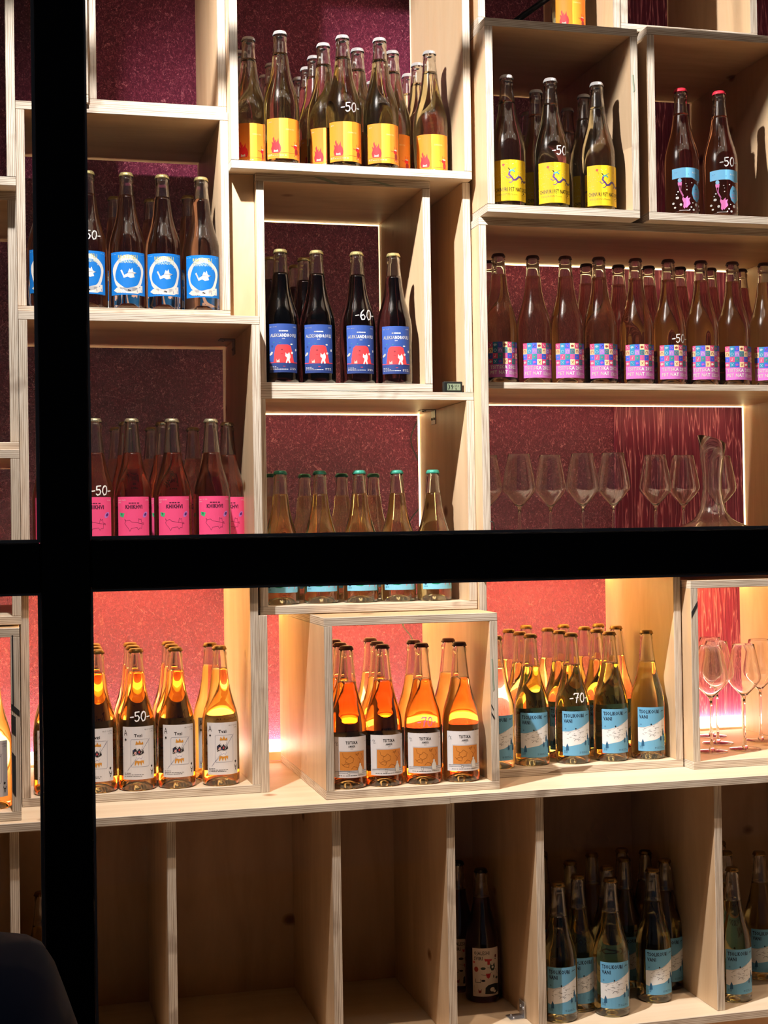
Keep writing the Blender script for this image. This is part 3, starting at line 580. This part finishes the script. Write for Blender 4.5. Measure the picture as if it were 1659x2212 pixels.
def lab_vani():
    a = Art(); b = S(104, 168, 208); db = S(34, 88, 128); ln = S(80, 90, 100); a.rect(-36, 0, 36, 102, b, 0)
    a.text('TSOLIKOURI', -32, 88, 8, S(16, 34, 60), 1, width=48, bold=.035); a.text('VANI', -32, 76, 8, S(16, 34, 60), 1, width=20, bold=.035); a.stroke([(22, 91), (25, 94), (27, 92), (31, 94)], 1.2, S(16, 34, 60), 1)
    a.poly([(-36, 22), (-36, 55), (-20, 56), (0, 61), (20, 70), (36, 77), (36, 40), (24, 34), (8, 27), (-14, 23), (-28, 20)], S(226, 230, 234), 1)
    a.stroke([(-30, 54), (-8, 57), (14, 66)], .5, ln, 2)
    for k in range(26):
        x = random.uniform(-26, 28); y = random.uniform(33, 54) + (x + 26) * .15; q = random.uniform(1.5, 3.5); a.stroke([(x, y), (x + q, y + random.uniform(-1.5, 1.5)), (x + q * 1.6, y + random.uniform(-2, 2))], .6, ln, 2)
    a.stroke([(-8, 34), (-5, 38), (0, 38), (3, 34)], .9, ln, 2); a.ell(-4, 62, 1.6, 2.2, K_, 2, 8)
    for x, y, s in ((-24, 12, 7), (28, 36, 6), (20, 24, 5), (34, 22, 7)): a.poly([(x - s * .5, y), (x - s * .4, y + s * 1.4), (x, y + s * 2.4), (x + s * .4, y + s * 1.4), (x + s * .5, y)], db, 3); a.stroke([(x, y - 3), (x, y)], .7, db, 3)
    finelines(a, -32, 11, (8, 8, 9), S(40, 80, 110), 1, .9, 2.4); finelines(a, 4, 8, (24, 28), S(40, 80, 110), 1, .9, 2.6); a.ell(-28, 62, 2, 2, S(80, 130, 170), 1, 8)
    return a.build('label', .0200)
def lab_svir():
    a = Art(); a.rect(-33, 0, 33, 110, S(226, 216, 210), 0); r = S(200, 50, 60); g = S(60, 76, 74)
    a.text('OJALESHI', -29, 95, 8, K_, 1, width=36, bold=.02); a.text('SVIRI', -29, 83, 8, K_, 1, width=20, bold=.02)
    a.ell(-24, 62, 5, 6, S(170, 60, 50), 1); a.poly([(-5, 86), (14, 84), (12, 80), (8, 80), (8, 72), (2, 72), (2, 80), (-3, 80)], r, 1); a.ell(-8, 64, 6, 3, g, 1); a.poly([(10, 76), (12, 70), (16, 70), (20, 76), (22, 66), (18, 58), (12, 58), (8, 66)], g, 1); a.ell(15, 66, 3, 3, W_, 2, 8)
    a.poly([(-2, 52), (10, 52), (8, 44), (4, 40), (0, 44)], r, 1); a.stroke([(-12, 50), (2, 48), (12, 54)], .8, K_, 1); a.stroke([(-26, 40), (-26, 32), (-14, 32), (-14, 40)], 1, K_, 1); a.ell(-8, 36, 5, 2.4, K_, 1, 8); a.ell(18, 44, 1.6, 4, g, 1, 8); a.ell(27, 40, 4, 3, g, 1, 8)
    a.poly([(-4, 6), (-3, 20), (4, 26), (20, 28), (32, 26), (32, 8), (22, 4)], S(44, 50, 50), 1); a.ell(14, 15, 6, 5, W_, 2); a.ell(20, 10, 4, 3, W_, 2); a.poly([(-20, 18), (-19, 8), (-13, 8), (-12, 18), (-14, 14), (-18, 14)], S(150, 60, 60), 1); a.ell(-29, 78, 2, 2.6, r, 1, 8); a.ell(24, 90, 3, 4, S(120, 60, 70), 1, 8); a.ell(23, 84, 1.5, 1.5, K_, 1, 8)
    finelines(a, -31, 24, (4, 4, 4, 4, 4, 4), ln_ := S(120, 120, 120), 1, .8, 3); a.stroke([(2, 66), (24, 60), (30, 48)], .6, K_, 1)
    return a.build('label', .0160)
def lab_band():
    a = Art(); b = S(116, 190, 236); a.poly([(-36, 74), (-36, 97), (-12, 99), (20, 99), (38, 97), (38, 72), (24, 70), (10, 76), (-10, 76)], b, 0)
    pk = S(236, 130, 200); a.ell(-18, 70, 4.5, 5, S(150, 200, 240), 1); a.poly([(-23, 66), (-13, 66), (-14, 58), (-22, 58)], pk, 1); a.stroke([(-20, 58), (-18, 46), (-12, 34), (-10, 28)], 1, pk, 1); a.stroke([(-15, 58), (-16, 46), (-10, 34)], 1, pk, 1)
    a.poly([(-12, 30), (-6, 28), (0, 34), (0, 28), (6, 30), (3, 24), (6, 16), (0, 10), (-3, 6), (-6, 8), (-8, 4), (-11, 8), (-10, 18), (-13, 26)], pk, 1)
    a.poly([(18, 62), (12, 52), (10, 40), (14, 28), (24, 20), (34, 30), (36, 46), (30, 56), (24, 60)], b, 0); a.ell(22, 50, 1.6, 2.4, S(40, 70, 130), 1, 6); a.text('PET NAT', 23, 39, 3, pk, 1, align='C', width=14); finelines(a, 15, 34, (14, 12), pk, 1, .8, 2)
    finelines(a, -30, 88, (8, 6), S(40, 90, 150), 1, .7, 2); a.text('Rose', 12, 86, 4, W_, 1); a.ell(2, 84, 1, 1, S(40, 90, 150), 1, 6)
    for x, y, s in ((-24, 30, 4), (-30, 8, 3), (-22, 44, 2), (-4, 62, 1.6), (-2, 48, 1.4), (22, 14, 4), (-34, 18, 3.4), (8, 8, 2.2), (14, 2, 3), (-26, 38, 1.6), (28, 66, 2), (-16, 14, 3), (32, 12, 2.4), (12, 18, 1.6), (4, 2, 1.6), (-2, 56, 1.0), (10, 64, 1.4), (34, 4, 2.4)): a.ell(x, y, s, s * random.uniform(.7, 1.1), W_, 1, 8)
    a.rect(-20, 0, 4, 1.2, W_, 1)
    return a.build('label', .0080)
def digits(s, x, y, h, a, mat, wd):
    G = {'5': [(.62, .98), (.12, .94), (.10, .55), (.45, .60), (.62, .38), (.50, .10), (.22, .0), (.05, .12)], '0': [(.42, 1), (.10, .75), (.04, .35), (.24, .02), (.52, .10), (.68, .5), (.62, .88), (.42, 1), (.2, .92)],
         '6': [(.50, 1), (.18, .72), (.05, .35), (.2, .02), (.5, .05), (.62, .3), (.42, .52), (.12, .38)], '7': [(.02, .86), (.10, .98), (.66, .98), (.40, .5), (.28, .0)], '-': [(.05, .42), (.45, .46)]}
    for ch in s:
        a.stroke([(x + px * h * .8, y + py * h) for px, py in G[ch]], wd, mat, 0)
        if ch == '7': a.stroke([(x + .25 * h * .8, y + .5 * h), (x + .6 * h * .8, y + .52 * h)], wd * .8, mat, 0)
        x += h * (.48 if ch == '-' else .66)
def mark(s, z, h, x=-20, mat=None):
    a = Art(); digits(s, x, 0, h, a, mat or MARK, 2.3); return a.build('price_mark', z, radf=rad, step=3.0, off=.0004)

# ---- kinds of bottle: wine tint per surface, fill level, cap, label
def sq(c): return tuple(math.sqrt(x) for x in c)
CAPW = plain('white_crown_cap', S(235, 235, 240), .35); CAPG = plain('gold_crown_cap', S(214, 200, 140), .28, .85); CAPS = plain('silver_gold_crown_cap', S(220, 214, 180), .25, .9)
CAPR = plain('red_crown_cap', S(200, 40, 60), .35); CAPB = plain('brown_crown_cap', S(84, 40, 26), .35, .2); CAPD = plain('dark_gold_crown_cap', S(130, 100, 50), .3, .8); CAPN = plain('teal_crown_cap', S(60, 150, 130), .3, .3); CAPK = plain('black_crown_cap', (0.01, .01, .01), .4)
KIND = dict(
    orange=('pale olive wine, orange label with a red flame', (.74, .64, .24), .250, CAPW, 'white cap', lab_orange()),
    yellow=('golden wine and yellow dragon label', (.78, .70, .32), .241, CAPW, 'white cap', lab_yellow()),
    rose=('red-orange rose wine, printed pink figure and pale blue band', (.76, .20, .07), .240, CAPR, 'red cap', lab_band()),
    blue=('dark rose wine, bright blue label with a white ring', (.55, .17, .08), .250, CAPG, 'gold cap', lab_blue()),
    navy=('black-red wine and navy label with a red dome', (.005, .0004, .0008), .247, CAPG, 'pale gold cap', lab_navy()),
    check=('brownish amber wine, small chequered pink and blue label', (.68, .44, .22), .251, CAPB, 'brown cap', lab_check()),
    pink=('rose wine and hot pink label', (.72, .20, .09), .226, CAPS, 'silver-gold cap', lab_pink()),
    sky=('pale golden wine and sky blue label', (.82, .68, .20), .247, CAPN, 'teal cap', lab_sky()),
    card=('glowing amber wine, white playing card label', (.92, .42, .05), .252, CAPD, 'dark gold cap', lab_card()),
    amber=('bright orange wine, white label with an orange picture', (.98, .34, .03), .224, CAPB, 'brown cap', lab_amber()),
    vani=('yellow-gold wine and light blue label', (.88, .60, .10), .228, CAPD, 'dark gold cap', lab_vani()),
    ojal=('black-red wine, cream label with small drawings', (.03, .004, .008), .236, CAPK, 'dark cap', lab_svir()),
)
CAPM = {}
_bm = {}; _nm = {}
PROTO = {}
def proto(kind):
    d, tint, fill, capm, capn, lab = KIND[kind]
    wine = glassy('wine_' + kind, sq(tint), 1.36, coat=1.0)
    r = empty('wine_bottle', (0, 0, -50))
    bo = link('body', body_mesh(fill), wine, r); bo['label'] = 'glass body filled with wine'
    if fill not in _nm: _nm[fill] = neck_mesh(fill); _nm[fill].materials.append(CLEAR)
    ne = bpy.data.objects.new('neck', _nm[fill]); COL.objects.link(ne); ne.parent = r; ne['label'] = 'clear empty glass neck'
    cm = cap_mesh(); ca = link('crown_cap', cm, capm, r)
    la = bpy.data.objects.new('label', lab); COL.objects.link(la); la.parent = r
    r['__kind'] = kind; return r
first = {}
def add_bottle(kind, X, Y, Z, label, group, mk=None, rz=None):
    if kind not in PROTO: PROTO[kind] = proto(kind); r = PROTO[kind]; src = True
    else: r = copy_tree(PROTO[kind]); 
    for ch in list(r.children):
        if ch.name.startswith('price_mark'): bpy.data.objects.remove(ch)
    r.location = (X, Y, Z + ZO); r.rotation_euler = (0, 0, rz if rz is not None else -0.25 * math.atan2(X, Y) + random.uniform(-.10, .10))
    tag(r, label, 'bottle', group)
    if '__kind' in r: del r['__kind']
    if mk:
        key = mk
        if key not in MK: MK[key] = mark(*mk)
        p = bpy.data.objects.new('price_mark', MK[key]); COL.objects.link(p); p.parent = r; p['label'] = 'handwritten price painted on the glass'
    return r
MK = {}
SHORT = dict(orange='orange label bottle', yellow='yellow label bottle', rose='red capped rose bottle', blue='blue label bottle', navy='navy label bottle', check='chequered label bottle', pink='pink label bottle', sky='green capped bottle', card='playing card bottle', amber='orange wine bottle', vani='light blue label bottle', ojal='cream label bottle')
ORD = ['leftmost', 'second from left', 'third from left', 'fourth from left', 'fifth from left', 'sixth from left', 'seventh from left', 'eighth from left', 'ninth from left']
def place(kind, box, floor, rows, where, group, marks={}, ymin=None):
    pend = []
    for rn, pts in rows:
        pts = sorted(pts)
        for i, (x, y) in enumerate(pts):
            o_ = (ORD[i] + ' in') if len(pts) > 1 else 'alone in'
            if len(pts) > 1 and i == len(pts) - 1: o_ = 'rightmost in'
            mk = marks.get((rn, i)); ex = (' marked ' + mk[0].strip('-')) if mk else ''
            pend.append((kind, x, max(y, ymin or 0), floor, f"{SHORT[kind]}{ex}, {o_} {rn.replace('the ', '')} row, {where}", group, mk))
    pend.sort(key=lambda t: t[6] is not None)       # plain ones first, so that copies inherit no price
    for p in pend: add_bottle(*p)
place('orange', 'M1', .8001, [('the front', [(.5845, 3.115), (.7255, 3.113), (.811, 3.113)]), ('the second', [(.5225, 3.167), (.6945, 3.172), (.7782, 3.19), (.8609, 3.19), (.9452, 3.174)]),
      ('the third', [(.5162, 3.262), (.6045, 3.335), (.6912, 3.262), (.7785, 3.28), (.9417, 3.262), (.86, 3.28)]), ('the back', [(.6048, 3.425), (.6879, 3.425), (.6913, 3.345), (.9415, 3.345), (.80, 3.37), (.87, 3.42)])],
      'top centre box', 'orange labelled bottles in the top centre box', {('the front', 1): ('-50-', .120, 21, -12)}, 3.113)
place('yellow', 'R1', .7125, [('the front', [(1.0854, 3.043), (1.1906, 3.044), (1.3057, 3.05)]), ('the second', [(1.1891, 3.132), (1.3125, 3.143)]), ('the back', [(1.3155, 3.253), (1.2324, 3.305)])],
      'upper right box', 'yellow labelled bottles in the upper right box', {('the front', 1): ('-50-', .118, 21, -8)})
place('rose', 'R1b', .7125, [('the front', [(1.5173, 3.054), (1.616, 3.054)])], 'far upper right box', 'red capped bottles', {('the front', 1): ('-50-', .115, 21, -12)})
place('blue', 'L1', .4789, [('the front', [(.0776, 3.145), (.1654, 3.145), (.2477, 3.145), (.3253, 3.15), (.411, 3.155)]), ('the back', [(.2382, 3.375), (.322, 3.383), (.4037, 3.334)])],
      'upper left box', 'blue labelled bottles in the upper left box', {('the front', 1): ('-50-', .146, 20, -14)})
place('navy', 'M2', .3239, [('the front', [(.5833, 3.143), (.6652, 3.143), (.7578, 3.143), (.8433, 3.144)]), ('the back', [(.578, 3.235), (.655, 3.232), (.6524, 3.325)])],
      'middle box', 'dark wine bottles with navy labels', {('the front', 2): ('-60-', .142, 23, -12)})
place('check', 'R2', .3285, [('the front', [(1.090, 3.130), (1.177, 3.139), (1.255, 3.132), (1.338, 3.130), (1.431, 3.130), (1.515, 3.130), (1.600, 3.130), (1.683, 3.130), (1.768, 3.130)]),
      ('the back', [(1.095, 3.215), (1.342, 3.215), (1.425, 3.215), (1.504, 3.215), (1.587, 3.215), (1.669, 3.215), (1.752, 3.215)])],
      'right unit', 'chequered label bottles on the right unit', {('the front', 5): ('-50-', .098, 20, -10)})
place('pink', 'L2', -.055, [('the front', [(.0818, 3.12), (.1722, 3.12), (.2503, 3.12), (.3362, 3.12), (.4204, 3.12)]), ('the second', [(.4700, 3.215), (.2451, 3.215), (.3254, 3.215)]), ('the back', [(.2359, 3.38), (.3168, 3.38), (.4127, 3.38)])],
      'above the crossbar', 'pink labelled bottles', {('the front', 1): ('-50-', .135, 20, -8)})
place('sky', 'M3', -.1658, [('the front', [(.5845, 3.19), (.6773, 3.20), (.7671, 3.19), (.856, 3.19), (.9393, 3.18)]), ('the back', [(.5937, 3.36), (.6785, 3.38), (.765, 3.36), (.8480, 3.38)])],
      'cut by the crossbar', 'green capped bottles in the middle box')
place('card', 'L3', -.549, [('the front', [(.078, 3.134), (.1715, 3.134), (.2540, 3.134), (.3385, 3.134), (.4340, 3.134)]), ('the second', [(.0800, 3.225), (.1730, 3.225), (.2545, 3.222), (.3400, 3.222), (.4260, 3.225)]), ('the back', [(.1750, 3.315), (.2560, 3.312), (.3420, 3.308)])],
      'on the worktop', 'playing card label bottles', {('the front', 2): ('-50-', .148, 20, -18)})
add_bottle('card', -.0460, 3.02, -.549, 'amber wine bottle cut by the left frame edge, far left worktop box', 'playing card label bottles')
place('amber', 'MB', -.549, [('the front', [(.6885, 3.005), (.7690, 3.008), (.8560, 3.005), (.9420, 3.005)]), ('the second', [(.6950, 3.095), (.7790, 3.094), (.8640, 3.098), (.9500, 3.115)]), ('the back', [(.7040, 3.19), (.7900, 3.20)])],
      'protruding worktop box', 'amber wine bottles in the middle box', {('the front', 2): ('-70-', .125, 19, -16, PINKMARK)})
place('vani', 'RB', -.549, [('the front', [(1.0700, 3.134), (1.1600, 3.150), (1.2580, 3.142), (1.3560, 3.146), (1.4500, 3.146)]), ('the second', [(1.1650, 3.235), (1.2640, 3.230), (1.3600, 3.232)]),
      ('the third', [(1.1690, 3.325), (1.2690, 3.322), (1.3650, 3.322), (1.4480, 3.318)]), ('the back', [(1.2560, 3.440), (1.3490, 3.420), (1.4390, 3.408)])],
      'right worktop box', 'light blue label bottles on the worktop', {('the front', 2): ('-70-', .142, 21, -16)})
place('vani', 'C', ZF, [('the front', [(1.166, 3.016), (1.291, 3.016), (1.234, 3.068), (1.421, 3.074)]), ('the second', [(1.3299, 3.125), (1.4029, 3.190), (1.2682, 3.198), (1.4886, 3.150)]), ('the back', [(1.3503, 3.262), (1.4370, 3.281), (1.2386, 3.310), (1.4825, 3.245)])],
      'fifth cabinet bay', 'light blue label bottles in the lower cabinet')
place('vani', 'C6', ZF, [('the front', [(1.597, 3.023), (1.737, 3.150)]), ('the back', [(1.6624, 3.175), (1.70, 3.28)])], 'right edge cabinet bay', 'light blue label bottles at the right edge')
place('ojal', 'C3', ZF, [('the front', [(1.0440, 3.192)]), ('the back', [(1.0150, 3.280)])], 'narrow cabinet bay', 'dark wine bottles in the narrow bay')
add_bottle('vani', .0520, 3.29, ZF, 'shadowed bottle in the left cabinet bay just left of the black mullion', 'light blue label bottles in the lower cabinet', rz=2.5)
add_bottle('orange', 1.2812, 3.150, 1.1435, 'orange label bottle at the top edge, cut by the frame, above the yellow label box', 'orange labelled bottles at the top edge')
# ------------------------------------------------------------------ stemware and decanter
def stem_meshes():
    bowl_o = [(0.0030, 0.112), (0.0045, 0.118), (0.0120, 0.126), (0.0260, 0.140), (0.0360, 0.153), (0.0388, 0.161), (0.0378, 0.170), (0.0330, 0.196), (0.0275, 0.222), (0.0250, 0.2355)]
    bowl_i = [(r - 0.0009, z + (0.0012 if z < .15 else 0)) for r, z in bowl_o[2:]][::-1]
    b = bm_mesh(lathe([(0, 0.111)] + bowl_o + [(0.0245, 0.2362)] + bowl_i + [(0.0035, 0.1215), (0, 0.1205)], 40), 'bowl')
    s = bm_mesh(lathe([(0, 0.0038), (0.0075, 0.0042), (0.0042, 0.012), (0.0032, 0.03), (0.0028, 0.07), (0.0028, 0.1), (0.0032, 0.112), (0, 0.1122)], 20), 'stem')
    f = bm_mesh(lathe([(0, 0.0003), (0.034, 0.0), (0.0365, 0.0008), (0.035, 0.0018), (0.012, 0.0034), (0, 0.0040)], 40), 'foot')
    return b, s, f
gb, gs, gf = stem_meshes()
for me in (gb, gs, gf):
    me.materials.append(CRYSTAL); me.transform(Matrix.Diagonal((1.06, 1.06, 1.08, 1)))
def wine_glass(X, Y, Z, label, group):
    r = empty('wine_glass', (X, Y, Z + ZO)); tag(r, label, 'wine glass', group)
    for n_, me in (('bowl', gb), ('stem', gs), ('foot', gf)):
        o = bpy.data.objects.new(n_, me); COL.objects.link(o); o.parent = r
gl = [(1.110, 3.30), (1.1749, 3.25), (1.2732, 3.30), (1.3251, 3.22), (1.3954, 3.20), (1.5521, 3.30), (1.638, 3.32), (1.7609, 3.36)]
for i, (x, y) in enumerate(gl):
    wine_glass(x, y, -.0818, f"clear stemmed wine glass on the lower right shelf, {ORD[i] if i < 7 else 'rightmost, behind the decanter'} of the row", 'stemmed glasses behind the crossbar')
for (x, y, l) in [(1.627, 3.170, 'front left'), (1.718, 3.175, 'front right'), (1.703, 3.285, 'middle one'), (1.600, 3.290, 'half hidden one at the left'), (1.825, 3.290, 'one at the right edge'), (1.745, 3.400, 'back one')]:
    wine_glass(x, y, -.549, f"clear wine glass in right edge worktop box, {l}", 'wine glasses in the worktop box')
prof = [(0, 0.001), (0.070, 0.0), (0.095, 0.015), (0.106, 0.042), (0.107, 0.058), (0.100, 0.067), (0.082, 0.076), (0.060, 0.085), (0.045, 0.094), (0.034, 0.110), (0.0275, 0.133), (0.0225, 0.166), (0.0235, 0.200), (0.028, 0.240), (0.034, 0.285)]
ip = [(r - 0.0018, z + (0.003 if z < .02 else 0)) for r, z in prof[2:]][::-1]
bm = lathe(prof + [(0.0331, 0.2858)] + ip + [(0.066, 0.004), (0, 0.005)], 64)
for v in bm.verts:
    if v.co.z > 0.16: v.co.z += -(v.co.x) * 0.36 * min(1, (v.co.z - 0.16) / 0.10)
dc = link('decanter', bm_mesh(bm, 'decanter'), CRYSTAL, None, (1.648, 3.185, -.0818 + ZO)); tag(dc, 'wide based clear glass decanter with a slanted rim beside the wine glasses', 'decanter')
# ------------------------------------------------------------------ small digital hygrometer, wires, rod
hg = empty('digital_hygrometer', (.9690, 3.106, .3057 + ZO)); tag(hg, 'small black digital hygrometer reading 39 on the shelf edge', 'hygrometer')
link('case', box_mesh(.0445, .014, .0250, .0015), plain('black_plastic', (.012, .014, .013), .35), hg, (0, .007, .0125))
LCD = plain('lcd_grey_green', S(130, 146, 122), .3); link('screen', box_mesh(.0310, .0006, .0150, 0), LCD, hg, (.0015, -.0003, .0125))
bm = bmesh.new()
for t_, x_, y_, h_, wd_ in (('39', -.0125, .0068, .0115, .0130), ('27.0', .0030, .0125, .0050, .0100), ('%', .0045, .0065, .0035, .0040)):
    vs, fs = text_tris(t_, .02); x0 = min(v[0] for v in vs); x1 = max(v[0] for v in vs); kx = wd_ / (x1 - x0)
    vv = [bm.verts.new(((v[0] - x0) * kx + x_, -.0008, v[1] * h_ / .7 + y_)) for v in vs]
    for f in fs:
        try: bm.faces.new([vv[i] for i in f])
        except ValueError: pass
link('digits', bm_mesh(bm, 'digits'), plain('lcd_ink', S(24, 32, 28), .5), hg)
o = tube('cable', smooth_pts([(1.000, 3.545, z + ZO) if False else (x * 1.0, 3.545, z + ZO) for x, z in [(1.012, .2927), (1.0075, .2736), (.9915, .2367), (.9941, .207), (1.0126, .1642), (1.020, .1083), (1.013, .0584), (.9856, .0207), (.9700, -.03), (.9607, -.2286), (.9629, -.2434), (.964, -.2523), (.9856, -.2826), (.995, -.33), (.99, -.45)]]), .0016, BLACKR)
tag(o, 'thin black cable hanging down the burgundy wall behind the middle boxes', 'cable')
o = tube('cable', smooth_pts([(1.031, 3.043, .0130 + ZO), (1.0360, 3.040, .0110 + ZO), (1.0400, 3.046, .0060 + ZO), (1.0420, 3.05, -.01 + ZO)]), .0013, BLACKR); tag(o, 'short end of black wire on the unit edge beside the wine glasses', 'cable')
o = tube('rod', [(1.165, 3.30, 1.205 + ZO), (1.36 - .02, 3.30, 1.335 + ZO)], .0075, BLACK); tag(o, 'black rod leaning up to the right in the top right box', 'rod')

# ------------------------------------------------------------------ person outside, back to us at the lower left
def skin_mesh(name, verts, edges, radii, mat, sub=2, root=0):
    me = bpy.data.meshes.new(name); me.from_pydata([Vector(v) for v in verts], edges, []); o = bpy.data.objects.new(name, me); COL.objects.link(o)
    md = o.modifiers.new('s', 'SKIN'); sd = o.modifiers.new('u', 'SUBSURF'); sd.levels = sub; sd.render_levels = sub
    for i, r in enumerate(radii):
        sv = me.skin_vertices[0].data[i]; sv.radius = r if isinstance(r, tuple) else (r, r); sv.use_root = (i == root)
    dg = bpy.context.evaluated_depsgraph_get(); m2 = bpy.data.meshes.new_from_object(o.evaluated_get(dg)); bpy.data.objects.remove(o)
    for f in m2.polygons: f.use_smooth = True
    m2.materials.clear(); return link(name, m2, mat)
SKIN = plain('skin', S(205, 150, 120), .5); NAVY = plain('navy_jacket', S(30, 38, 62), .8); JEAN = plain('dark_trousers', S(28, 28, 34), .85); HAIR = plain('dark_hair', S(40, 28, 22), .6)
ps = empty('person', (-.20, .80, 0)); tag(ps, 'person in a dark navy jacket standing at the lower left, only a shoulder visible', 'person')
V = [(0, 0, .80), (0, 0, .95), (0, 0, 1.10), (0, .0, 1.20), (0, .0, 1.285), (0, .015, 1.33), (0, .02, 1.40), (0, .02, 1.46)]; Rr = [(.14, .10), (.135, .095), (.15, .10), (.15, .09), (.05, .05), (.046, .05), (.068, .082), (.055, .07)]
E_ = [(0, 1), (1, 2), (2, 3), (3, 4), (4, 5), (5, 6), (6, 7)]
for s in (-1, 1):
    b = len(V); V += [(s * .165, 0, 1.215), (s * .215, -.01, .98), (s * .215, .05, .77), (s * .215, .06, .71), (s * .09, 0, .72), (s * .095, .01, .42), (s * .10, -.01, .09), (s * .10, .09, .04)]
    Rr += [.048, .040, .027, (.035, .018), .085, .055, .04, (.04, .03)]; E_ += [(3, b), (b, b + 1), (b + 1, b + 2), (b + 2, b + 3), (0, b + 4), (b + 4, b + 5), (b + 5, b + 6), (b + 6, b + 7)]
    for k in range(5):
        f0 = len(V)
        if k == 4: pts = [(s * .190, .075, .72), (s * .178, .092, .70), (s * .176, .104, .675)]
        else: L_ = (.070, .078, .072, .056)[k]; yy = .035 + k * .017; pts = [(s * .217, yy, .685), (s * .213, yy + .006, .685 - L_ * .5), (s * .200, yy + .010, .685 - L_)]
        V += pts; Rr += [.0095, .0088, .0078]; E_ += [(b + 3, f0), (f0, f0 + 1), (f0 + 1, f0 + 2)]
o = skin_mesh('body', V, E_, Rr, SKIN); o.parent = ps
V = [(0, 0, .74), (0, 0, .95), (0, 0, 1.10), (0, 0, 1.20), (0, .005, 1.285)]; Rr = [(.175, .13), (.165, .125), (.18, .125), (.17, .11), (.078, .07)]; E_ = [(0, 1), (1, 2), (2, 3), (3, 4)]
for s in (-1, 1):
    b = len(V); V += [(s * .180, 0, 1.228), (s * .238, -.01, 1.0), (s * .232, .05, .785)]; Rr += [.070, .062, .050]; E_ += [(3, b), (b, b + 1), (b + 1, b + 2)]
o = skin_mesh('jacket', V, E_, Rr, NAVY); o.parent = ps; o['label'] = 'dark navy jacket'
V = [(0, 0, .78)]; Rr = [(.155, .115)]; E_ = []
for s in (-1, 1):
    b = len(V); V += [(s * .09, 0, .70), (s * .095, .01, .42), (s * .10, -.01, .10)]; Rr += [.097, .07, .058]; E_ += [(0, b), (b, b + 1), (b + 1, b + 2)]
o = skin_mesh('trousers', V, E_, Rr, JEAN); o.parent = ps
bm = bmesh.new(); bmesh.ops.create_uvsphere(bm, u_segments=24, v_segments=16, radius=1, matrix=Matrix.Translation((0, .005, 1.425)) @ Matrix.Diagonal((.080, .092, .108, 1)))
bmesh.ops.delete(bm, geom=[v for v in bm.verts if v.co.y > .045 and v.co.z < 1.46], context='VERTS'); o = link('hair', bm_mesh(bm, 'hair'), HAIR, ps)
for f in o.data.polygons: f.use_smooth = True
for nm, x, y, z, r, c in (('eye', -.030, .098, 1.415, .010, (.8, .8, .8)), ('eye', .030, .098, 1.415, .010, (.8, .8, .8)), ('nose', 0, .112, 1.392, .013, None), ('mouth', 0, .098, 1.362, .013, S(150, 70, 70)), ('ear', -.078, .02, 1.40, .016, None), ('ear', .078, .02, 1.40, .016, None)):
    bm = bmesh.new(); sx, sy, sz = (.4, .9, 1.4) if nm == 'ear' else (1.6, .5, .4) if nm == 'mouth' else (.8, 1, 1.5) if nm == 'nose' else (1, 1, 1)
    bmesh.ops.create_uvsphere(bm, u_segments=12, v_segments=8, radius=r, matrix=Matrix.Translation((x, y, z)) @ Matrix.Diagonal((sx, sy, sz, 1))); link(nm, bm_mesh(bm, nm), plain(nm + '_tone', c, .4) if c else SKIN, ps)
